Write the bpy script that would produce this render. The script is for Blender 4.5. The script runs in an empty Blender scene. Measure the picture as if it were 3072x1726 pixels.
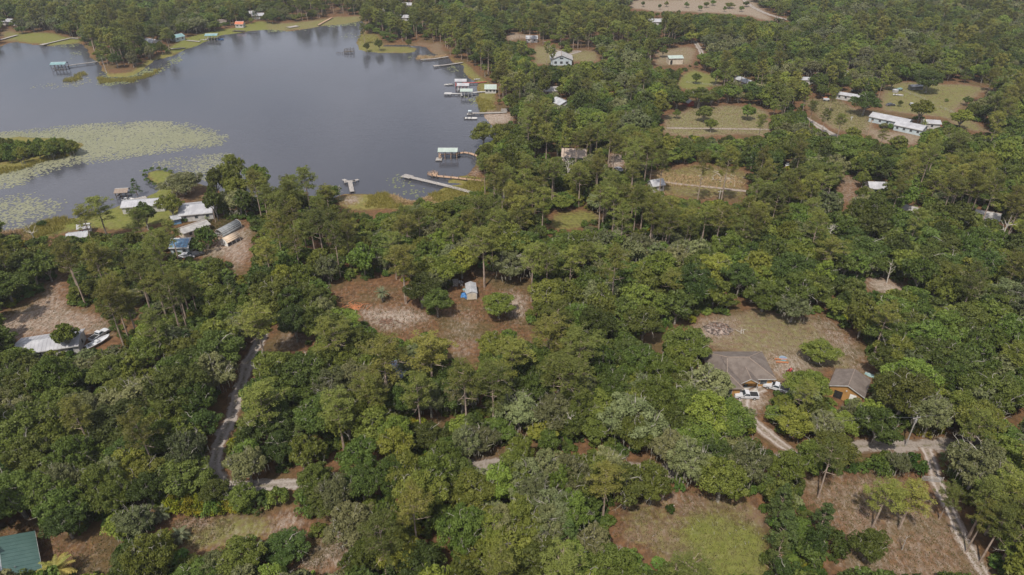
import bpy, math, random
import numpy as np
from mathutils import Vector, Matrix
R = math.radians
rng = np.random.default_rng(7)
random.seed(7)
scene = bpy.context.scene
col = scene.collection

# ------------------------------------------------------------------ camera, sky, sun, exposure
H, PITCH, FPX, CX, CY = 105.0, R(31.5), 2048.0, 1536.0, 863.0
cam = bpy.data.cameras.new('camera'); cam.lens = 24; cam.sensor_width = 36; cam.clip_end = 20000; cam.clip_start = 1
camo = bpy.data.objects.new('camera', cam); col.objects.link(camo)
camo.location = (0, 0, H); camo.rotation_euler = (math.pi/2-PITCH, 0, 0)
scene.camera = camo

SUN_EL, SUN_AZ = R(57), R(204)          # azimuth clockwise from +Y: the sun stands behind the camera, a little to the left
sun_dir = Vector((math.sin(SUN_AZ)*math.cos(SUN_EL), math.cos(SUN_AZ)*math.cos(SUN_EL), math.sin(SUN_EL)))
sl = bpy.data.lights.new('sun', 'SUN'); sl.energy = 3.2; sl.angle = R(1.5); sl.color = (1.0, 0.93, 0.82)
so = bpy.data.objects.new('sun', sl); col.objects.link(so)
so.rotation_euler = sun_dir.to_track_quat('Z', 'Y').to_euler()

w = bpy.data.worlds.new('World'); scene.world = w; w.use_nodes = True
nt = w.node_tree; nt.nodes.clear()
o_ = nt.nodes.new('ShaderNodeOutputWorld'); bg = nt.nodes.new('ShaderNodeBackground'); bg.inputs[1].default_value = 0.07
sk = nt.nodes.new('ShaderNodeTexSky'); sk.sky_type = 'NISHITA'; sk.sun_disc = False
sk.sun_elevation = SUN_EL; sk.sun_rotation = SUN_AZ; sk.air_density = 1.0; sk.dust_density = 2.5; sk.ozone_density = 1.0
tc = nt.nodes.new('ShaderNodeTexCoord'); mp = nt.nodes.new('ShaderNodeMapping'); mp.inputs['Scale'].default_value = (1, 1, 2.6)
nz = nt.nodes.new('ShaderNodeTexNoise'); nz.inputs['Scale'].default_value = 2.6; nz.inputs['Detail'].default_value = 5
rp = nt.nodes.new('ShaderNodeMapRange'); rp.inputs[1].default_value = .38; rp.inputs[2].default_value = .66; rp.inputs[3].default_value = .15; rp.inputs[4].default_value = .95
mx = nt.nodes.new('ShaderNodeMix'); mx.data_type = 'RGBA'; mx.inputs[7].default_value = (9.8, 9.9, 11.0, 1)
nt.links.new(tc.outputs['Generated'], mp.inputs[0]); nt.links.new(mp.outputs[0], nz.inputs['Vector']); nt.links.new(nz.outputs[0], rp.inputs[0])
nt.links.new(rp.outputs[0], mx.inputs[0]); nt.links.new(sk.outputs[0], mx.inputs[6]); nt.links.new(mx.outputs[2], bg.inputs[0]); nt.links.new(bg.outputs[0], o_.inputs[0])

vs = scene.view_settings; vs.view_transform = 'Standard'; vs.look = 'None'; vs.gamma = 1; vs.use_curve_mapping = False; vs.exposure = 0.52
cy = scene.cycles
cy.max_bounces = 5; cy.diffuse_bounces = 2; cy.glossy_bounces = 2; cy.transmission_bounces = 2; cy.transparent_max_bounces = 4; cy.volume_bounces = 0
cy.use_denoising = True; cy.denoising_input_passes = 'RGB_ALBEDO_NORMAL'; cy.denoising_prefilter = 'ACCURATE'; cy.denoiser = 'OPENIMAGEDENOISE'; cy.caustics_reflective = False; cy.caustics_refractive = False

# ------------------------------------------------------------------ helpers
SP, CP = math.sin(PITCH), math.cos(PITCH)
def G(px, py, z=0.0):
    "the point at height z that the photograph shows at pixel (px, py)"
    a = (px-CX)/FPX; b = (CY-py)/FPX
    d = Vector((a, b*SP+CP, b*CP-SP)); t = (z-H)/d.z
    return Vector((d.x*t, d.y*t, z))
def PX(x, y, z):
    zc = y*CP-(z-H)*SP; u = y*SP+(z-H)*CP
    return CX+FPX*x/zc, CY-FPX*u/zc, zc
def inpoly(X, Y, poly):
    X = np.asarray(X, float); Y = np.asarray(Y, float); r = np.zeros(X.shape, bool); n = len(poly)
    for i in range(n):
        x0, y0 = poly[i]; x1, y1 = poly[(i+1) % n]
        if y0 == y1: continue
        c = ((y0 > Y) != (y1 > Y)) & (X < (x1-x0)*(Y-y0)/(y1-y0)+x0)
        r ^= c
    return r
def segdist(X, Y, poly, closed=True):
    d = np.full(X.shape, 1e9); n = len(poly)
    for i in range(n if closed else n-1):
        ax, ay = poly[i]; bx, by = poly[(i+1) % n]; dx, dy = bx-ax, by-ay; L = dx*dx+dy*dy+1e-9
        t = np.clip(((X-ax)*dx+(Y-ay)*dy)/L, 0, 1)
        d = np.minimum(d, np.hypot(X-ax-t*dx, Y-ay-t*dy))
    return d
def tag(o, label=None, cat=None, group=None, kind=None):
    if label: o['label'] = label
    if cat: o['category'] = cat
    if group: o['group'] = group
    if kind: o['kind'] = kind
    return o
def thing(name, label, cat, loc, yaw=0, group=None):
    o = bpy.data.objects.new(name, None); col.objects.link(o); o.empty_display_size = .5
    o.location = loc; o.rotation_euler = (0, 0, yaw)
    return tag(o, label, cat, group)
def link(name, me, parent=None):
    o = bpy.data.objects.new(name, me); col.objects.link(o)
    if parent is not None: o.parent = parent
    return o
class MB:
    def __init__(s): s.v = []; s.f = []
    def add(s, vs, fs):
        b = len(s.v); s.v += [tuple(p) for p in vs]; s.f += [tuple(i+b for i in f) for f in fs]; return s
    def box(s, x0, x1, y0, y1, z0, z1):
        return s.add([(x0,y0,z0),(x1,y0,z0),(x1,y1,z0),(x0,y1,z0),(x0,y0,z1),(x1,y0,z1),(x1,y1,z1),(x0,y1,z1)],
                     [(0,3,2,1),(4,5,6,7),(0,1,5,4),(1,2,6,5),(2,3,7,6),(3,0,4,7)])
    def slab(s, quad, t):
        q = [Vector(p) for p in quad]; n = (q[1]-q[0]).cross(q[-1]-q[0]).normalized()*t; k = len(q)
        return s.add([p for p in q]+[p-n for p in q], [tuple(range(k)), tuple(reversed(range(k, 2*k)))]+[(i, i+k, (i+1) % k+k, (i+1) % k) for i in range(k)])
    def prism(s, prof, y0, y1):
        "profile in x,z pushed along y"
        k = len(prof)
        return s.add([(x, y0, z) for x, z in prof]+[(x, y1, z) for x, z in prof],
                     [tuple(range(k)), tuple(reversed(range(k, 2*k)))]+[(i, i+k, (i+1) % k+k, (i+1) % k) for i in range(k)])
    def tube(s, p0, p1, r0, r1=None, n=6, cap=True):
        p0, p1 = Vector(p0), Vector(p1); r1 = r0 if r1 is None else r1
        d = (p1-p0); d = d.normalized() if d.length > 1e-6 else Vector((0,0,1))
        a = d.orthogonal().normalized(); b = d.cross(a)
        vs = [p0+(a*math.cos(i*2*math.pi/n)+b*math.sin(i*2*math.pi/n))*r0 for i in range(n)]+[p1+(a*math.cos(i*2*math.pi/n)+b*math.sin(i*2*math.pi/n))*r1 for i in range(n)]
        fs = [(i, (i+1) % n, (i+1) % n+n, i+n) for i in range(n)]
        if cap: fs += [tuple(reversed(range(n))), tuple(range(n, 2*n))]
        return s.add(vs, fs)
    def beam(s, p0, p1, wd, ht):
        p0, p1 = Vector(p0), Vector(p1); d = (p1-p0); d.z = 0; d.normalize(); n = Vector((-d.y, d.x, 0))*wd/2; u = Vector((0,0,ht))
        return s.add([p0-n, p1-n, p1+n, p0+n, p0-n+u, p1-n+u, p1+n+u, p0+n+u],
                     [(0,3,2,1),(4,5,6,7),(0,1,5,4),(1,2,6,5),(2,3,7,6),(3,0,4,7)])
    def mesh(s, name, mat, smooth=False):
        me = bpy.data.meshes.new(name); me.from_pydata(s.v, [], s.f); me.materials.append(mat)
        if smooth: me.polygons.foreach_set('use_smooth', [True]*len(me.polygons))
        me.update(); return me
    def build(s, name, mat, parent=None, smooth=False): return link(name, s.mesh(name, mat, smooth), parent)
def box(*a): return MB().box(*a)

# ------------------------------------------------------------------ materials
def newmat(name):
    m = bpy.data.materials.new(name); m.use_nodes = True; n = m.node_tree; n.nodes.clear()
    out = n.nodes.new('ShaderNodeOutputMaterial'); p = n.nodes.new('ShaderNodeBsdfPrincipled'); n.links.new(p.outputs[0], out.inputs[0])
    return m, n, p, out
def noise(n, scale, detail=4, rough=.55, coord='Object', vec=None, stretch=None):
    t = n.nodes.new('ShaderNodeTexNoise'); t.inputs['Scale'].default_value = scale; t.inputs['Detail'].default_value = detail; t.inputs['Roughness'].default_value = rough
    if vec is None:
        c = n.nodes.new('ShaderNodeTexCoord'); vec = c.outputs[coord]
    if stretch:
        mpn = n.nodes.new('ShaderNodeMapping'); mpn.inputs['Scale'].default_value = stretch; n.links.new(vec, mpn.inputs[0]); vec = mpn.outputs[0]
    n.links.new(vec, t.inputs['Vector']); return t.outputs[0]
def mrange(n, v, a, b, c=0., d=1., smooth=True):
    r = n.nodes.new('ShaderNodeMapRange'); r.interpolation_type = 'SMOOTHSTEP' if smooth else 'LINEAR'
    for i, x in zip((1,2,3,4), (a,b,c,d)): r.inputs[i].default_value = x
    n.links.new(v, r.inputs[0]); return r.outputs[0]
def mixc(n, f, a, b, mode='MIX'):
    x = n.nodes.new('ShaderNodeMix'); x.data_type = 'RGBA'; x.blend_type = mode
    for i, v in ((0, f), (6, a), (7, b)):
        if hasattr(v, 'links'): n.links.new(v, x.inputs[i])
        else: x.inputs[i].default_value = (*v, 1) if isinstance(v, tuple) and len(v) == 3 else v
    return x.outputs[2]
def mth(n, op, a, b=None):
    x = n.nodes.new('ShaderNodeMath'); x.operation = op
    for i, v in ((0, a), (1, b)):
        if v is None: continue
        if hasattr(v, 'links'): n.links.new(v, x.inputs[i])
        else: x.inputs[i].default_value = v
    return x.outputs[0]
def bump(n, p, h, s=.3, d=.05):
    b = n.nodes.new('ShaderNodeBump'); b.inputs['Strength'].default_value = s; b.inputs['Distance'].default_value = d
    n.links.new(h, b.inputs['Height']); n.links.new(b.outputs[0], p.inputs['Normal'])
def worn(name, a, b, scale=1.2, rough=.7, metal=0., detail=5, spec=.4, stretch=None, lo=.35, hi=.65, coord='Object'):
    m, n, p, o = newmat(name)
    f = mrange(n, noise(n, scale, detail, .6, coord, stretch=stretch), lo, hi)
    n.links.new(mixc(n, f, a, b), p.inputs['Base Color'])
    p.inputs['Roughness'].default_value = rough; p.inputs['Metallic'].default_value = metal; p.inputs['Specular IOR Level'].default_value = spec
    return m
def leafmat(name, a, b, vary=.40, trans=.22, warm=None):
    m, n, p, o = newmat(name)
    at = n.nodes.new('ShaderNodeAttribute'); at.attribute_name = 'tint'
    oi = n.nodes.new('ShaderNodeObjectInfo')
    c = mixc(n, at.outputs['Fac'], a, b)
    if warm: c = mixc(n, mrange(n, oi.outputs['Random'], .55, 1., 0, .75), c, warm)
    h = n.nodes.new('ShaderNodeHueSaturation'); n.links.new(c, h.inputs['Color'])
    wn = n.nodes.new('ShaderNodeTexWhiteNoise'); wn.noise_dimensions = '1D'; n.links.new(oi.outputs['Random'], wn.inputs['W'])
    n.links.new(mrange(n, wn.outputs[0], 0, 1, 1-vary, 1+vary, False), h.inputs['Value'])
    n.links.new(mrange(n, oi.outputs['Random'], 0, 1, .466, .522, False), h.inputs['Hue'])
    n.links.new(h.outputs[0], p.inputs['Base Color']); p.inputs['Roughness'].default_value = .55; p.inputs['Specular IOR Level'].default_value = .25
    t = n.nodes.new('ShaderNodeBsdfTranslucent'); n.links.new(h.outputs[0], t.inputs[0])
    ms = n.nodes.new('ShaderNodeMixShader'); ms.inputs[0].default_value = trans
    n.links.new(p.outputs[0], ms.inputs[1]); n.links.new(t.outputs[0], ms.inputs[2]); n.links.new(ms.outputs[0], o.inputs[0])
    return m
M = {}
M['oak'] = leafmat('oak_leaves', (.068,.098,.015), (.138,.172,.032))
M['dark'] = leafmat('dark_oak_leaves', (.048,.074,.014), (.098,.130,.027))
M['bright'] = leafmat('bright_leaves', (.100,.135,.018), (.195,.228,.040))
M['moss'] = leafmat('mossy_oak_leaves', (.105,.122,.046), (.192,.205,.088))
M['pine'] = leafmat('pine_needles', (.095,.116,.020), (.195,.212,.044), warm=(.15,.155,.035))
M['spine'] = leafmat('sand_pine_needles', (.050,.085,.022), (.110,.150,.040))
M['cyp'] = leafmat('cypress_needles', (.045,.100,.035), (.090,.165,.055))
M['palm'] = leafmat('palm_fronds', (.090,.110,.050), (.200,.210,.120), vary=.15)
M['shrub'] = leafmat('shrub_leaves', (.050,.090,.016), (.120,.165,.030))
M['yshrub'] = leafmat('yellow_green_leaves', (.110,.130,.010), (.260,.250,.022))
M['weed'] = leafmat('lawn_weeds', (.085,.095,.030), (.170,.165,.060), trans=.1)
M['reed'] = leafmat('marsh_grass_blades', (.240,.235,.045), (.400,.375,.095), trans=.1)
M['dryreed'] = leafmat('dry_reed_blades', (.300,.220,.110), (.420,.320,.180), trans=.1)
M['pad'] = leafmat('lily_pad_leaves', (.165,.180,.105), (.245,.250,.165), vary=.1, trans=.0)
M['padg'] = leafmat('green_lily_pad_leaves', (.130,.155,.050), (.250,.265,.125), vary=.1, trans=.0)
M['hang'] = worn('spanish_moss', (.20,.19,.15), (.32,.30,.24), 3)
M['bark_oak'] = worn('oak_bark', (.16,.14,.115), (.36,.34,.30), 1.5, .9)
M['bark_pine'] = worn('pine_bark', (.21,.155,.12), (.38,.30,.245), 2.5, .9, stretch=(1,1,.3))
M['deadwood'] = worn('dead_wood', (.33,.30,.27), (.50,.46,.41), 1.5, .85, stretch=(1,1,.3))
M['wood'] = worn('grey_dock_wood', (.22,.20,.185), (.40,.375,.35), 2.5, .85)
M['newwood'] = worn('tan_dock_wood', (.30,.19,.12), (.46,.32,.22), 2.2, .8)
M['pile'] = worn('dark_pile_wood', (.06,.05,.045), (.13,.11,.095), 2, .85)
M['white'] = worn('white_paint', (.38,.37,.36), (.50,.49,.48), .8, .55)
M['wroof'] = worn('white_metal_roof', (.31,.31,.33), (.41,.41,.43), .35, .45, stretch=(1,1,1))
M['groof'] = worn('grey_metal_roof', (.30,.31,.33), (.44,.45,.47), .5, .45)
M['paleroof'] = worn('pale_green_metal_roof', (.30,.36,.33), (.38,.44,.40), .5, .45)
M['tealroof'] = worn('teal_metal_roof', (.14,.25,.26), (.20,.32,.33), .5, .45)
M['greenroof'] = worn('dark_green_metal_roof', (.060,.112,.100), (.075,.132,.118), .6, .4)
M['brownroof'] = worn('brown_shingle_roof', (.110,.088,.076), (.155,.128,.110), .7, .9, detail=8)
M['brownridge'] = worn('tan_ridge_cap', (.20,.155,.125), (.25,.20,.165), 1.5, .9)
M['tanroof'] = worn('tan_shingle_roof', (.32,.25,.205), (.42,.34,.28), .8, .9, detail=8)
M['greyshingle'] = worn('grey_shingle_roof', (.25,.24,.235), (.36,.35,.34), .8, .9, detail=8)
M['orangewall'] = worn('ochre_wall_paint', (.33,.175,.055), (.40,.22,.075), .8, .7)
M['bluewall'] = worn('pale_blue_siding', (.36,.43,.46), (.45,.51,.54), .8, .6)
M['tanwall'] = worn('beige_siding', (.44,.38,.30), (.54,.48,.39), .8, .7)
M['pinktin'] = worn('tan_metal_panel', (.48,.37,.27), (.56,.45,.34), .6, .5)
M['greytin'] = worn('grey_cover_sheet', (.16,.17,.18), (.23,.24,.25), 1, .6)
M['redpaint'] = worn('red_paint', (.35,.06,.05), (.42,.09,.07), 1, .5)
M['redroof'] = worn('orange_red_roof', (.42,.13,.07), (.50,.18,.10), 1, .6)
M['solar'] = worn('blue_panel_glass', (.10,.22,.36), (.16,.30,.46), .5, .25, spec=.6)
M['bluetarp'] = worn('blue_tarp', (.04,.14,.36), (.07,.22,.48), 2, .5)
M['aqua'] = worn('turquoise_plastic', (.20,.32,.33), (.26,.38,.39), 2, .5)
M['slate'] = worn('blue_grey_roof', (.16,.20,.28), (.22,.26,.34), 1, .6)
M['glass'] = worn('window_glass', (.03,.04,.05), (.05,.06,.07), 1, .12, spec=.6)
M['black'] = worn('black_plastic', (.015,.015,.016), (.03,.03,.03), 3, .6)
M['tyre'] = worn('tyre_rubber', (.018,.018,.018), (.035,.033,.03), 4, .9)
M['metal'] = worn('galvanised_metal', (.38,.39,.40), (.50,.51,.52), 2, .4, metal=.3)
M['silver'] = worn('silver_car_paint', (.48,.49,.52), (.52,.53,.56), 1, .3, spec=.6)
M['whitecar'] = worn('white_car_paint', (.48,.49,.52), (.54,.55,.58), 1, .3, spec=.6)
M['darkcar'] = worn('dark_car_paint', (.05,.05,.06), (.08,.08,.09), 1, .3, spec=.6)
M['redcar'] = worn('red_car_paint', (.35,.04,.04), (.42,.06,.05), 1, .35, spec=.6)
M['concrete'] = worn('pale_concrete', (.42,.40,.37), (.54,.52,.48), 1.2, .85)
M['ash'] = worn('burnt_ash', (.06,.045,.04), (.30,.24,.205), 1.6, .95, lo=.42, hi=.62)
M['log'] = worn('charred_log', (.13,.070,.045), (.24,.145,.10), 2, .9)
M['orange'] = worn('rust_orange_paint', (.40,.15,.06), (.48,.20,.09), 1.5, .6)
M['lamp'] = worn('clear_lens', (.7,.7,.68), (.8,.8,.78), 2, .2)

# ------------------------------------------------------------------ outlines read off the photograph (pixels of the ground plane)
LAKE = [(-900,110),(0,140),(40,124),(100,134),(150,137),(240,128),(262,150),(268,172),(296,188),(305,215),(330,232),(400,226),(430,205),(470,178),(520,166),(560,146),(610,128),(668,104),
        (720,98),(768,90),(815,88),(870,93),(930,84),(975,76),(1030,72),(1085,62),(1094,72),(1076,108),(1070,128),(1074,148),(1100,155),(1180,159),(1246,156),(1254,143),(1220,138),(1150,138),(1152,134),(1225,134),(1280,141),
        (1296,160),(1342,172),(1352,183),(1388,197),(1392,214),(1404,234),(1432,250),(1434,275),(1430,300),(1442,322),(1452,348),(1478,378),(1482,408),(1470,440),(1436,480),(1424,500),(1402,524),
        (1370,528),(1338,539),(1345,547),(1392,545),(1396,549),(1340,556),(1312,570),(1282,586),(1240,612),(1150,582),(1090,578),(1030,580),(1000,590),(900,606),(800,606),(700,588),(640,560),
        (600,548),(560,540),(530,520),(512,512),(472,507),(440,516),(432,532),(455,546),(478,556),(462,574),(432,590),(385,606),(352,614),(300,640),(230,648),(170,655),(100,678),(40,700),(0,720),(-900,820)]
ISLAND = [(-500,400),(0,412),(60,408),(200,414),(250,430),(238,448),(150,473),(60,498),(0,514),(-500,600)]
LAKE_VIEW = [(0,140),(100,136),(250,140),(262,170),(300,200),(430,215),(560,155),(668,108),(800,92),(1000,75),(1090,70),(1070,130),(1240,160),(1290,165),(1390,215),(1430,260),(1425,330),(1460,370),(1470,400),
             (1440,440),(1420,500),(1400,540),(1330,560),(1240,590),(1180,575),(1030,570),(1010,555),(985,540),(960,530),(925,510),(880,505),(860,530),(770,515),(740,505),(690,490),(640,520),(600,500),
             (500,500),(430,520),(470,555),(430,585),(370,560),(340,600),(300,600),(240,620),(150,650),(60,690),(0,700),(0,520),(120,480),(240,450),(250,425),(200,400),(0,390)]
WATER_Z = -0.4
# name, outline, (green grass, pale sand, dry grass, marsh), keep trees from hiding it
ZONES = [
 ([(1325,1010),(1310,940),(1345,890),(1385,840),(1420,795),(1480,820),(1595,820),(1600,900),(1570,955),(1645,1000),(1560,1030),(1500,1010),(1440,1065),(1400,1095),(1350,1060)], (.0,.10,.05,0), 1),
 ([(1500,880),(1560,870),(1590,900),(1570,960),(1530,960),(1505,930)], (0,.55,.3,0), 0),
 ([(1340,920),(1440,930),(1450,1050),(1390,1080),(1345,1010)], (.28,.30,.30,0), 0),
 ([(990,890),(1000,850),(1080,852),(1235,850),(1240,905),(1310,950),(1325,1010),(1190,1022),(1130,1000),(1060,940)], (0,.14,.1,0), 1),
 ([(1062,938),(1110,925),(1150,935),(1220,915),(1275,945),(1250,970),(1200,975),(1165,1000),(1120,975)], (0,.62,.1,0), 0),
 ([(840,1010),(860,990),(930,1005),(960,1025),(880,1045),(830,1050)], (0,.45,.1,0), 1),
 ([(2060,975),(2130,945),(2260,930),(2400,955),(2460,945),(2530,990),(2590,1060),(2630,1120),(2650,1165),(2590,1150),(2480,1110),(2400,1130),(2350,1150),(2300,1130),(2240,1050),(2140,1052),(2080,1020)], (.42,.14,.75,0), 1),
 ([(2430,950),(2470,950),(2540,1000),(2600,1080),(2630,1140),(2590,1140),(2540,1050),(2470,1000)], (0,.60,.2,0), 0),
 ([(2300,1050),(2420,1080),(2400,1120),(2330,1130)], (0,.5,.4,0), 0),
 ([(2105,960),(2200,960),(2205,1010),(2110,1010)], (0,.55,.4,0), 0),
 ([(2190,1200),(2260,1170),(2300,1180),(2260,1230),(2240,1270),(2200,1240)], (0,.8,.1,0), 1),
 ([(1812,1530),(1850,1505),(2000,1478),(2120,1470),(2250,1500),(2300,1560),(2300,1790),(2080,1790),(1990,1700),(1840,1620)], (.40,.16,.5,0), 1),
 ([(2060,1600),(2140,1570),(2300,1640),(2300,1800),(2080,1800),(2100,1700)], (.95,.0,.35,0), 0),
 ([(2000,1490),(2110,1480),(2130,1510),(2010,1520)], (0,.5,.3,0), 0),
 ([(2390,1440),(2480,1410),(2640,1400),(2700,1425),(2790,1460),(2860,1560),(2960,1700),(3000,1800),(2560,1800),(2520,1700),(2500,1610),(2420,1560)], (.22,.26,.45,0), 1),
 ([(-100,1560),(120,1570),(260,1605),(330,1600),(350,1650),(330,1760),(150,1760),(90,1650),(-100,1650)], (.28,.16,.3,0), 1),
 ([(500,1560),(700,1538),(880,1528),(905,1560),(850,1600),(640,1640),(570,1690),(520,1650)], (.55,.22,.5,0), 1),
 ([(560,1550),(640,1540),(600,1580),(550,1590)], (0,.8,.2,0), 0), ([(850,1530),(905,1530),(880,1590),(840,1600)], (0,.75,.2,0), 0),
 ([(930,1640),(975,1570),(985,1500),(1010,1505),(1040,1600),(1055,1690),(900,1730),(850,1720)], (0,.45,.1,0), 1),
 ([(90,905),(180,830),(205,800),(215,810),(195,880),(225,935),(330,955),(335,1010),(250,1000),(60,1015),(-60,1030),(-60,970)], (.1,.50,.4,0), 1),
 ([(640,720),(660,700),(725,672),(770,690),(745,790),(720,835),(690,800),(660,770),(590,770)], (0,.50,.25,0), 1),
 ([(590,655),(640,650),(720,655),(720,690),(640,720),(610,700)], (0,.22,.2,0), 1),
 ([(1985,345),(2080,318),(2200,318),(2310,328),(2310,405),(2150,408),(1990,408)], (.5,.2,.8,0), 1),
 ([(2400,300),(2520,298),(2560,330),(2625,340),(2610,405),(2520,400),(2440,345)], (.5,.15,.8,0), 1),
 ([(2640,262),(2700,245),(2870,250),(2985,262),(2910,305),(2870,335),(3000,405),(2900,395),(2830,352),(2700,342),(2640,335)], (.55,.08,.8,0), 1),
 ([(2050,215),(2085,205),(2180,243),(2140,262),(2055,275),(2030,255)], (.7,0,.6,0), 1),
 ([(2600,390),(2770,395),(2760,440),(2640,430)], (.1,.3,.8,0), 1),
 ([(1885,0),(2250,-10),(2330,70),(2230,45),(2000,34),(1890,30)], (.2,.40,.8,0), 1),
 ([(1600,130),(1690,150),(1790,150),(1800,185),(1600,195)], (.5,.2,.6,0), 1),
 ([(1520,95),(1590,105),(1590,120),(1520,120)], (0,.4,.6,0), 1),
 ([(1960,155),(2060,135),(2100,150),(2080,195),(1960,200)], (.4,.25,.6,0), 1),
 ([(1950,510),(2100,485),(2240,515),(2250,590),(2100,605),(1960,575)], (.48,.15,.35,0), 1),
 ([(1640,640),(1760,625),(1830,650),(1740,690),(1660,690)], (.6,0,.3,.4), 1),
 ([(1820,465),(1880,455),(1870,510),(1830,510)], (0,.7,.1,0), 1), ([(1600,450),(1670,455),(1660,475),(1600,475)], (0,.1,.3,0), 1),
 ([(2590,825),(2660,835),(2740,865),(2680,885),(2600,860)], (0,.7,.2,0), 1),
 ([(2510,530),(2570,520),(2570,600),(2530,640),(2520,570)], (0,.4,.2,0), 1),
 ([(1990,995),(2030,985),(2020,1030),(1970,1060),(1950,1010)], (0,0,.1,0), 1),
 ([(1450,1390),(1520,1385),(1520,1410),(1450,1410)], (0,.4,0,0), 0),
 # shores
 ([(40,105),(110,95),(240,112),(245,128),(150,138),(80,132)], (.8,0,.5,.4), 1), ([(0,85),(30,82),(60,95),(50,118),(0,130)], (.6,0,.7,0), 1),
 ([(255,190),(300,180),(430,195),(490,160),(540,150),(530,190),(440,226),(330,240),(280,225)], (.3,0,.2,.9), 0), ([(300,180),(420,190),(400,215),(330,222),(305,205)], (0,.1,.05,0), 0),
 ([(500,140),(560,110),(680,85),(790,62),(790,96),(700,104),(600,135),(520,168)], (.9,0,.5,.1), 1),
 ([(790,70),(900,65),(1000,50),(1090,45),(1090,75),(930,90),(800,95)], (.55,.15,.6,.3), 1),
 ([(1065,105),(1140,100),(1150,135),(1250,142),(1255,160),(1090,160),(1062,150)], (.6,0,.5,.4), 1), ([(1250,120),(1330,130),(1350,170),(1300,168),(1280,140),(1230,132)], (.25,.1,.6,0), 1),
 ([(1340,175),(1400,185),(1430,215),(1490,260),(1490,330),(1530,345),(1450,352),(1425,310),(1430,255),(1395,225)], (.6,.08,.4,.5), 1),
 ([(430,512),(515,505),(560,540),(640,560),(640,595),(480,600),(440,592),(480,558)], (.85,0,.35,.1), 1), ([(540,560),(630,570),(620,600),(560,605),(530,590)], (0,0,.45,0), 1),
 ([(350,612),(480,600),(560,640),(420,700),(250,690),(110,720),(60,700),(200,660)], (.75,0,.3,.3), 1),
 ([(1000,590),(1100,575),(1180,580),(1230,610),(1200,630),(1020,630)], (.35,.05,.2,.8), 1), ([(1035,583),(1090,580),(1088,602),(1040,603)], (0,.8,0,0), 0),
 ([(1310,572),(1400,545),(1470,560),(1500,620),(1300,640),(1270,600)], (.3,0,.2,1), 0), ([(1240,600),(1310,565),(1395,546),(1440,556),(1400,585),(1330,600)], (.3,0,.2,1), 1), ([(1330,535),(1380,525),(1470,545),(1450,560),(1390,548)], (.3,0,.1,1), 1),
 ([(1395,520),(1425,495),(1455,525),(1420,540)], (0,.45,.1,0), 1), ([(1440,340),(1530,340),(1540,365),(1470,375)], (0,.6,.2,0), 1),
]
LANES = [  # name, label, px path, width, (sand, grey)
 ('gravel_lane', [(790,1000),(765,1050),(745,1085),(730,1140),(710,1190),(695,1250),(665,1310),(648,1370),(645,1420),(690,1455),(790,1458),(860,1455),(1000,1440),(1200,1420),(1400,1402)], 3.6, 'gravel'),
 ('road', [(1400,1402),(1500,1392),(1700,1400),(2020,1414),(2300,1385),(2500,1350),(2620,1337),(2760,1338),(2900,1330),(3300,1300)], 4.4, 'road'),
 ('driveway', [(2778,1345),(2800,1400),(2812,1450),(2850,1530),(2890,1620),(2950,1720),(3000,1800)], 3.0, 'sandy'),
 ('house_driveway', [(2400,1375),(2300,1300),(2240,1240),(2235,1195),(2290,1165)], 3.2, 'sandy'),
 ('field_track', [(2000,385),(2100,386),(2200,387),(2310,389)], 2.2, 'sandy'),
 ('dirt_track', [(1990,545),(2040,553),(2130,562),(2235,574),(2330,582)], 2.0, 'sandy'),
 ('farm_drive', [(2410,352),(2445,372),(2480,395),(2510,410)], 4.5, 'gravel'),
 ('far_road', [(2225,-5),(2260,22),(2310,45),(2376,63)], 5.0, 'gravel'),
 ('curving_drive', [(1638,125),(1650,142),(1680,155),(1740,154),(1700,165)], 3.2, 'gravel'),
 ('side_road', [(2085,125),(2100,150),(2110,170),(2130,180)], 4.0, 'gravel'),
]
LANE_VIEW = [[(745,1078),(765,1075),(735,1150),(722,1195),(705,1262),(668,1340),(662,1425),(645,1425),(632,1370),(655,1290),(690,1230),(715,1150)],
             [(820,1446),(895,1446),(890,1472),(830,1472)], [(1478,1384),(1515,1384),(1515,1400),(1478,1400)], [(1990,1400),(2042,1396),(2045,1430),(1992,1430)],
             [(2615,1322),(2700,1310),(2850,1318),(2860,1352),(2806,1368),(2850,1470),(2790,1450),(2770,1362),(2620,1350)], [(2860,1312),(3072,1308),(3072,1326),(2860,1335)],
             [(2405,350),(2440,352),(2510,400),(2500,415),(2440,375)], [(2230,5),(2260,10),(2376,58),(2370,66),(2260,35)]]

# ------------------------------------------------------------------ ground
def grow(a, b, s0, k):
    v = [a]; s = s0
    while v[-1] < b: v.append(v[-1]+s); s = min(s*k, 400)
    return v
ys = grow(20, 900, 1.0, 1.0045); ys = [-4000,-1500,-500,-150,-40,0]+ys+[1100,1500,2200,3500,6000,9000]
xh = grow(0, 620, 1.3, 1.006)+[900,1500,2600,4500,8000]; xs = [-x for x in reversed(xh[1:])]+xh
X, Y = np.meshgrid(np.array(xs), np.array(ys)); nX, nY = len(xs), len(ys)
front = Y > 15
pxX, pxY, _z = PX(X, np.maximum(Y, 15), 0*X)
lakeW = [tuple(G(*p).xy) for p in LAKE]; islW = [tuple(G(*p).xy) for p in ISLAND]
sd = segdist(X, Y, lakeW); sd = np.where(inpoly(X, Y, lakeW), -sd, sd)
si = segdist(X, Y, islW); si = np.where(inpoly(X, Y, islW), -si, si)
sd = np.maximum(sd, -si)
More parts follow.
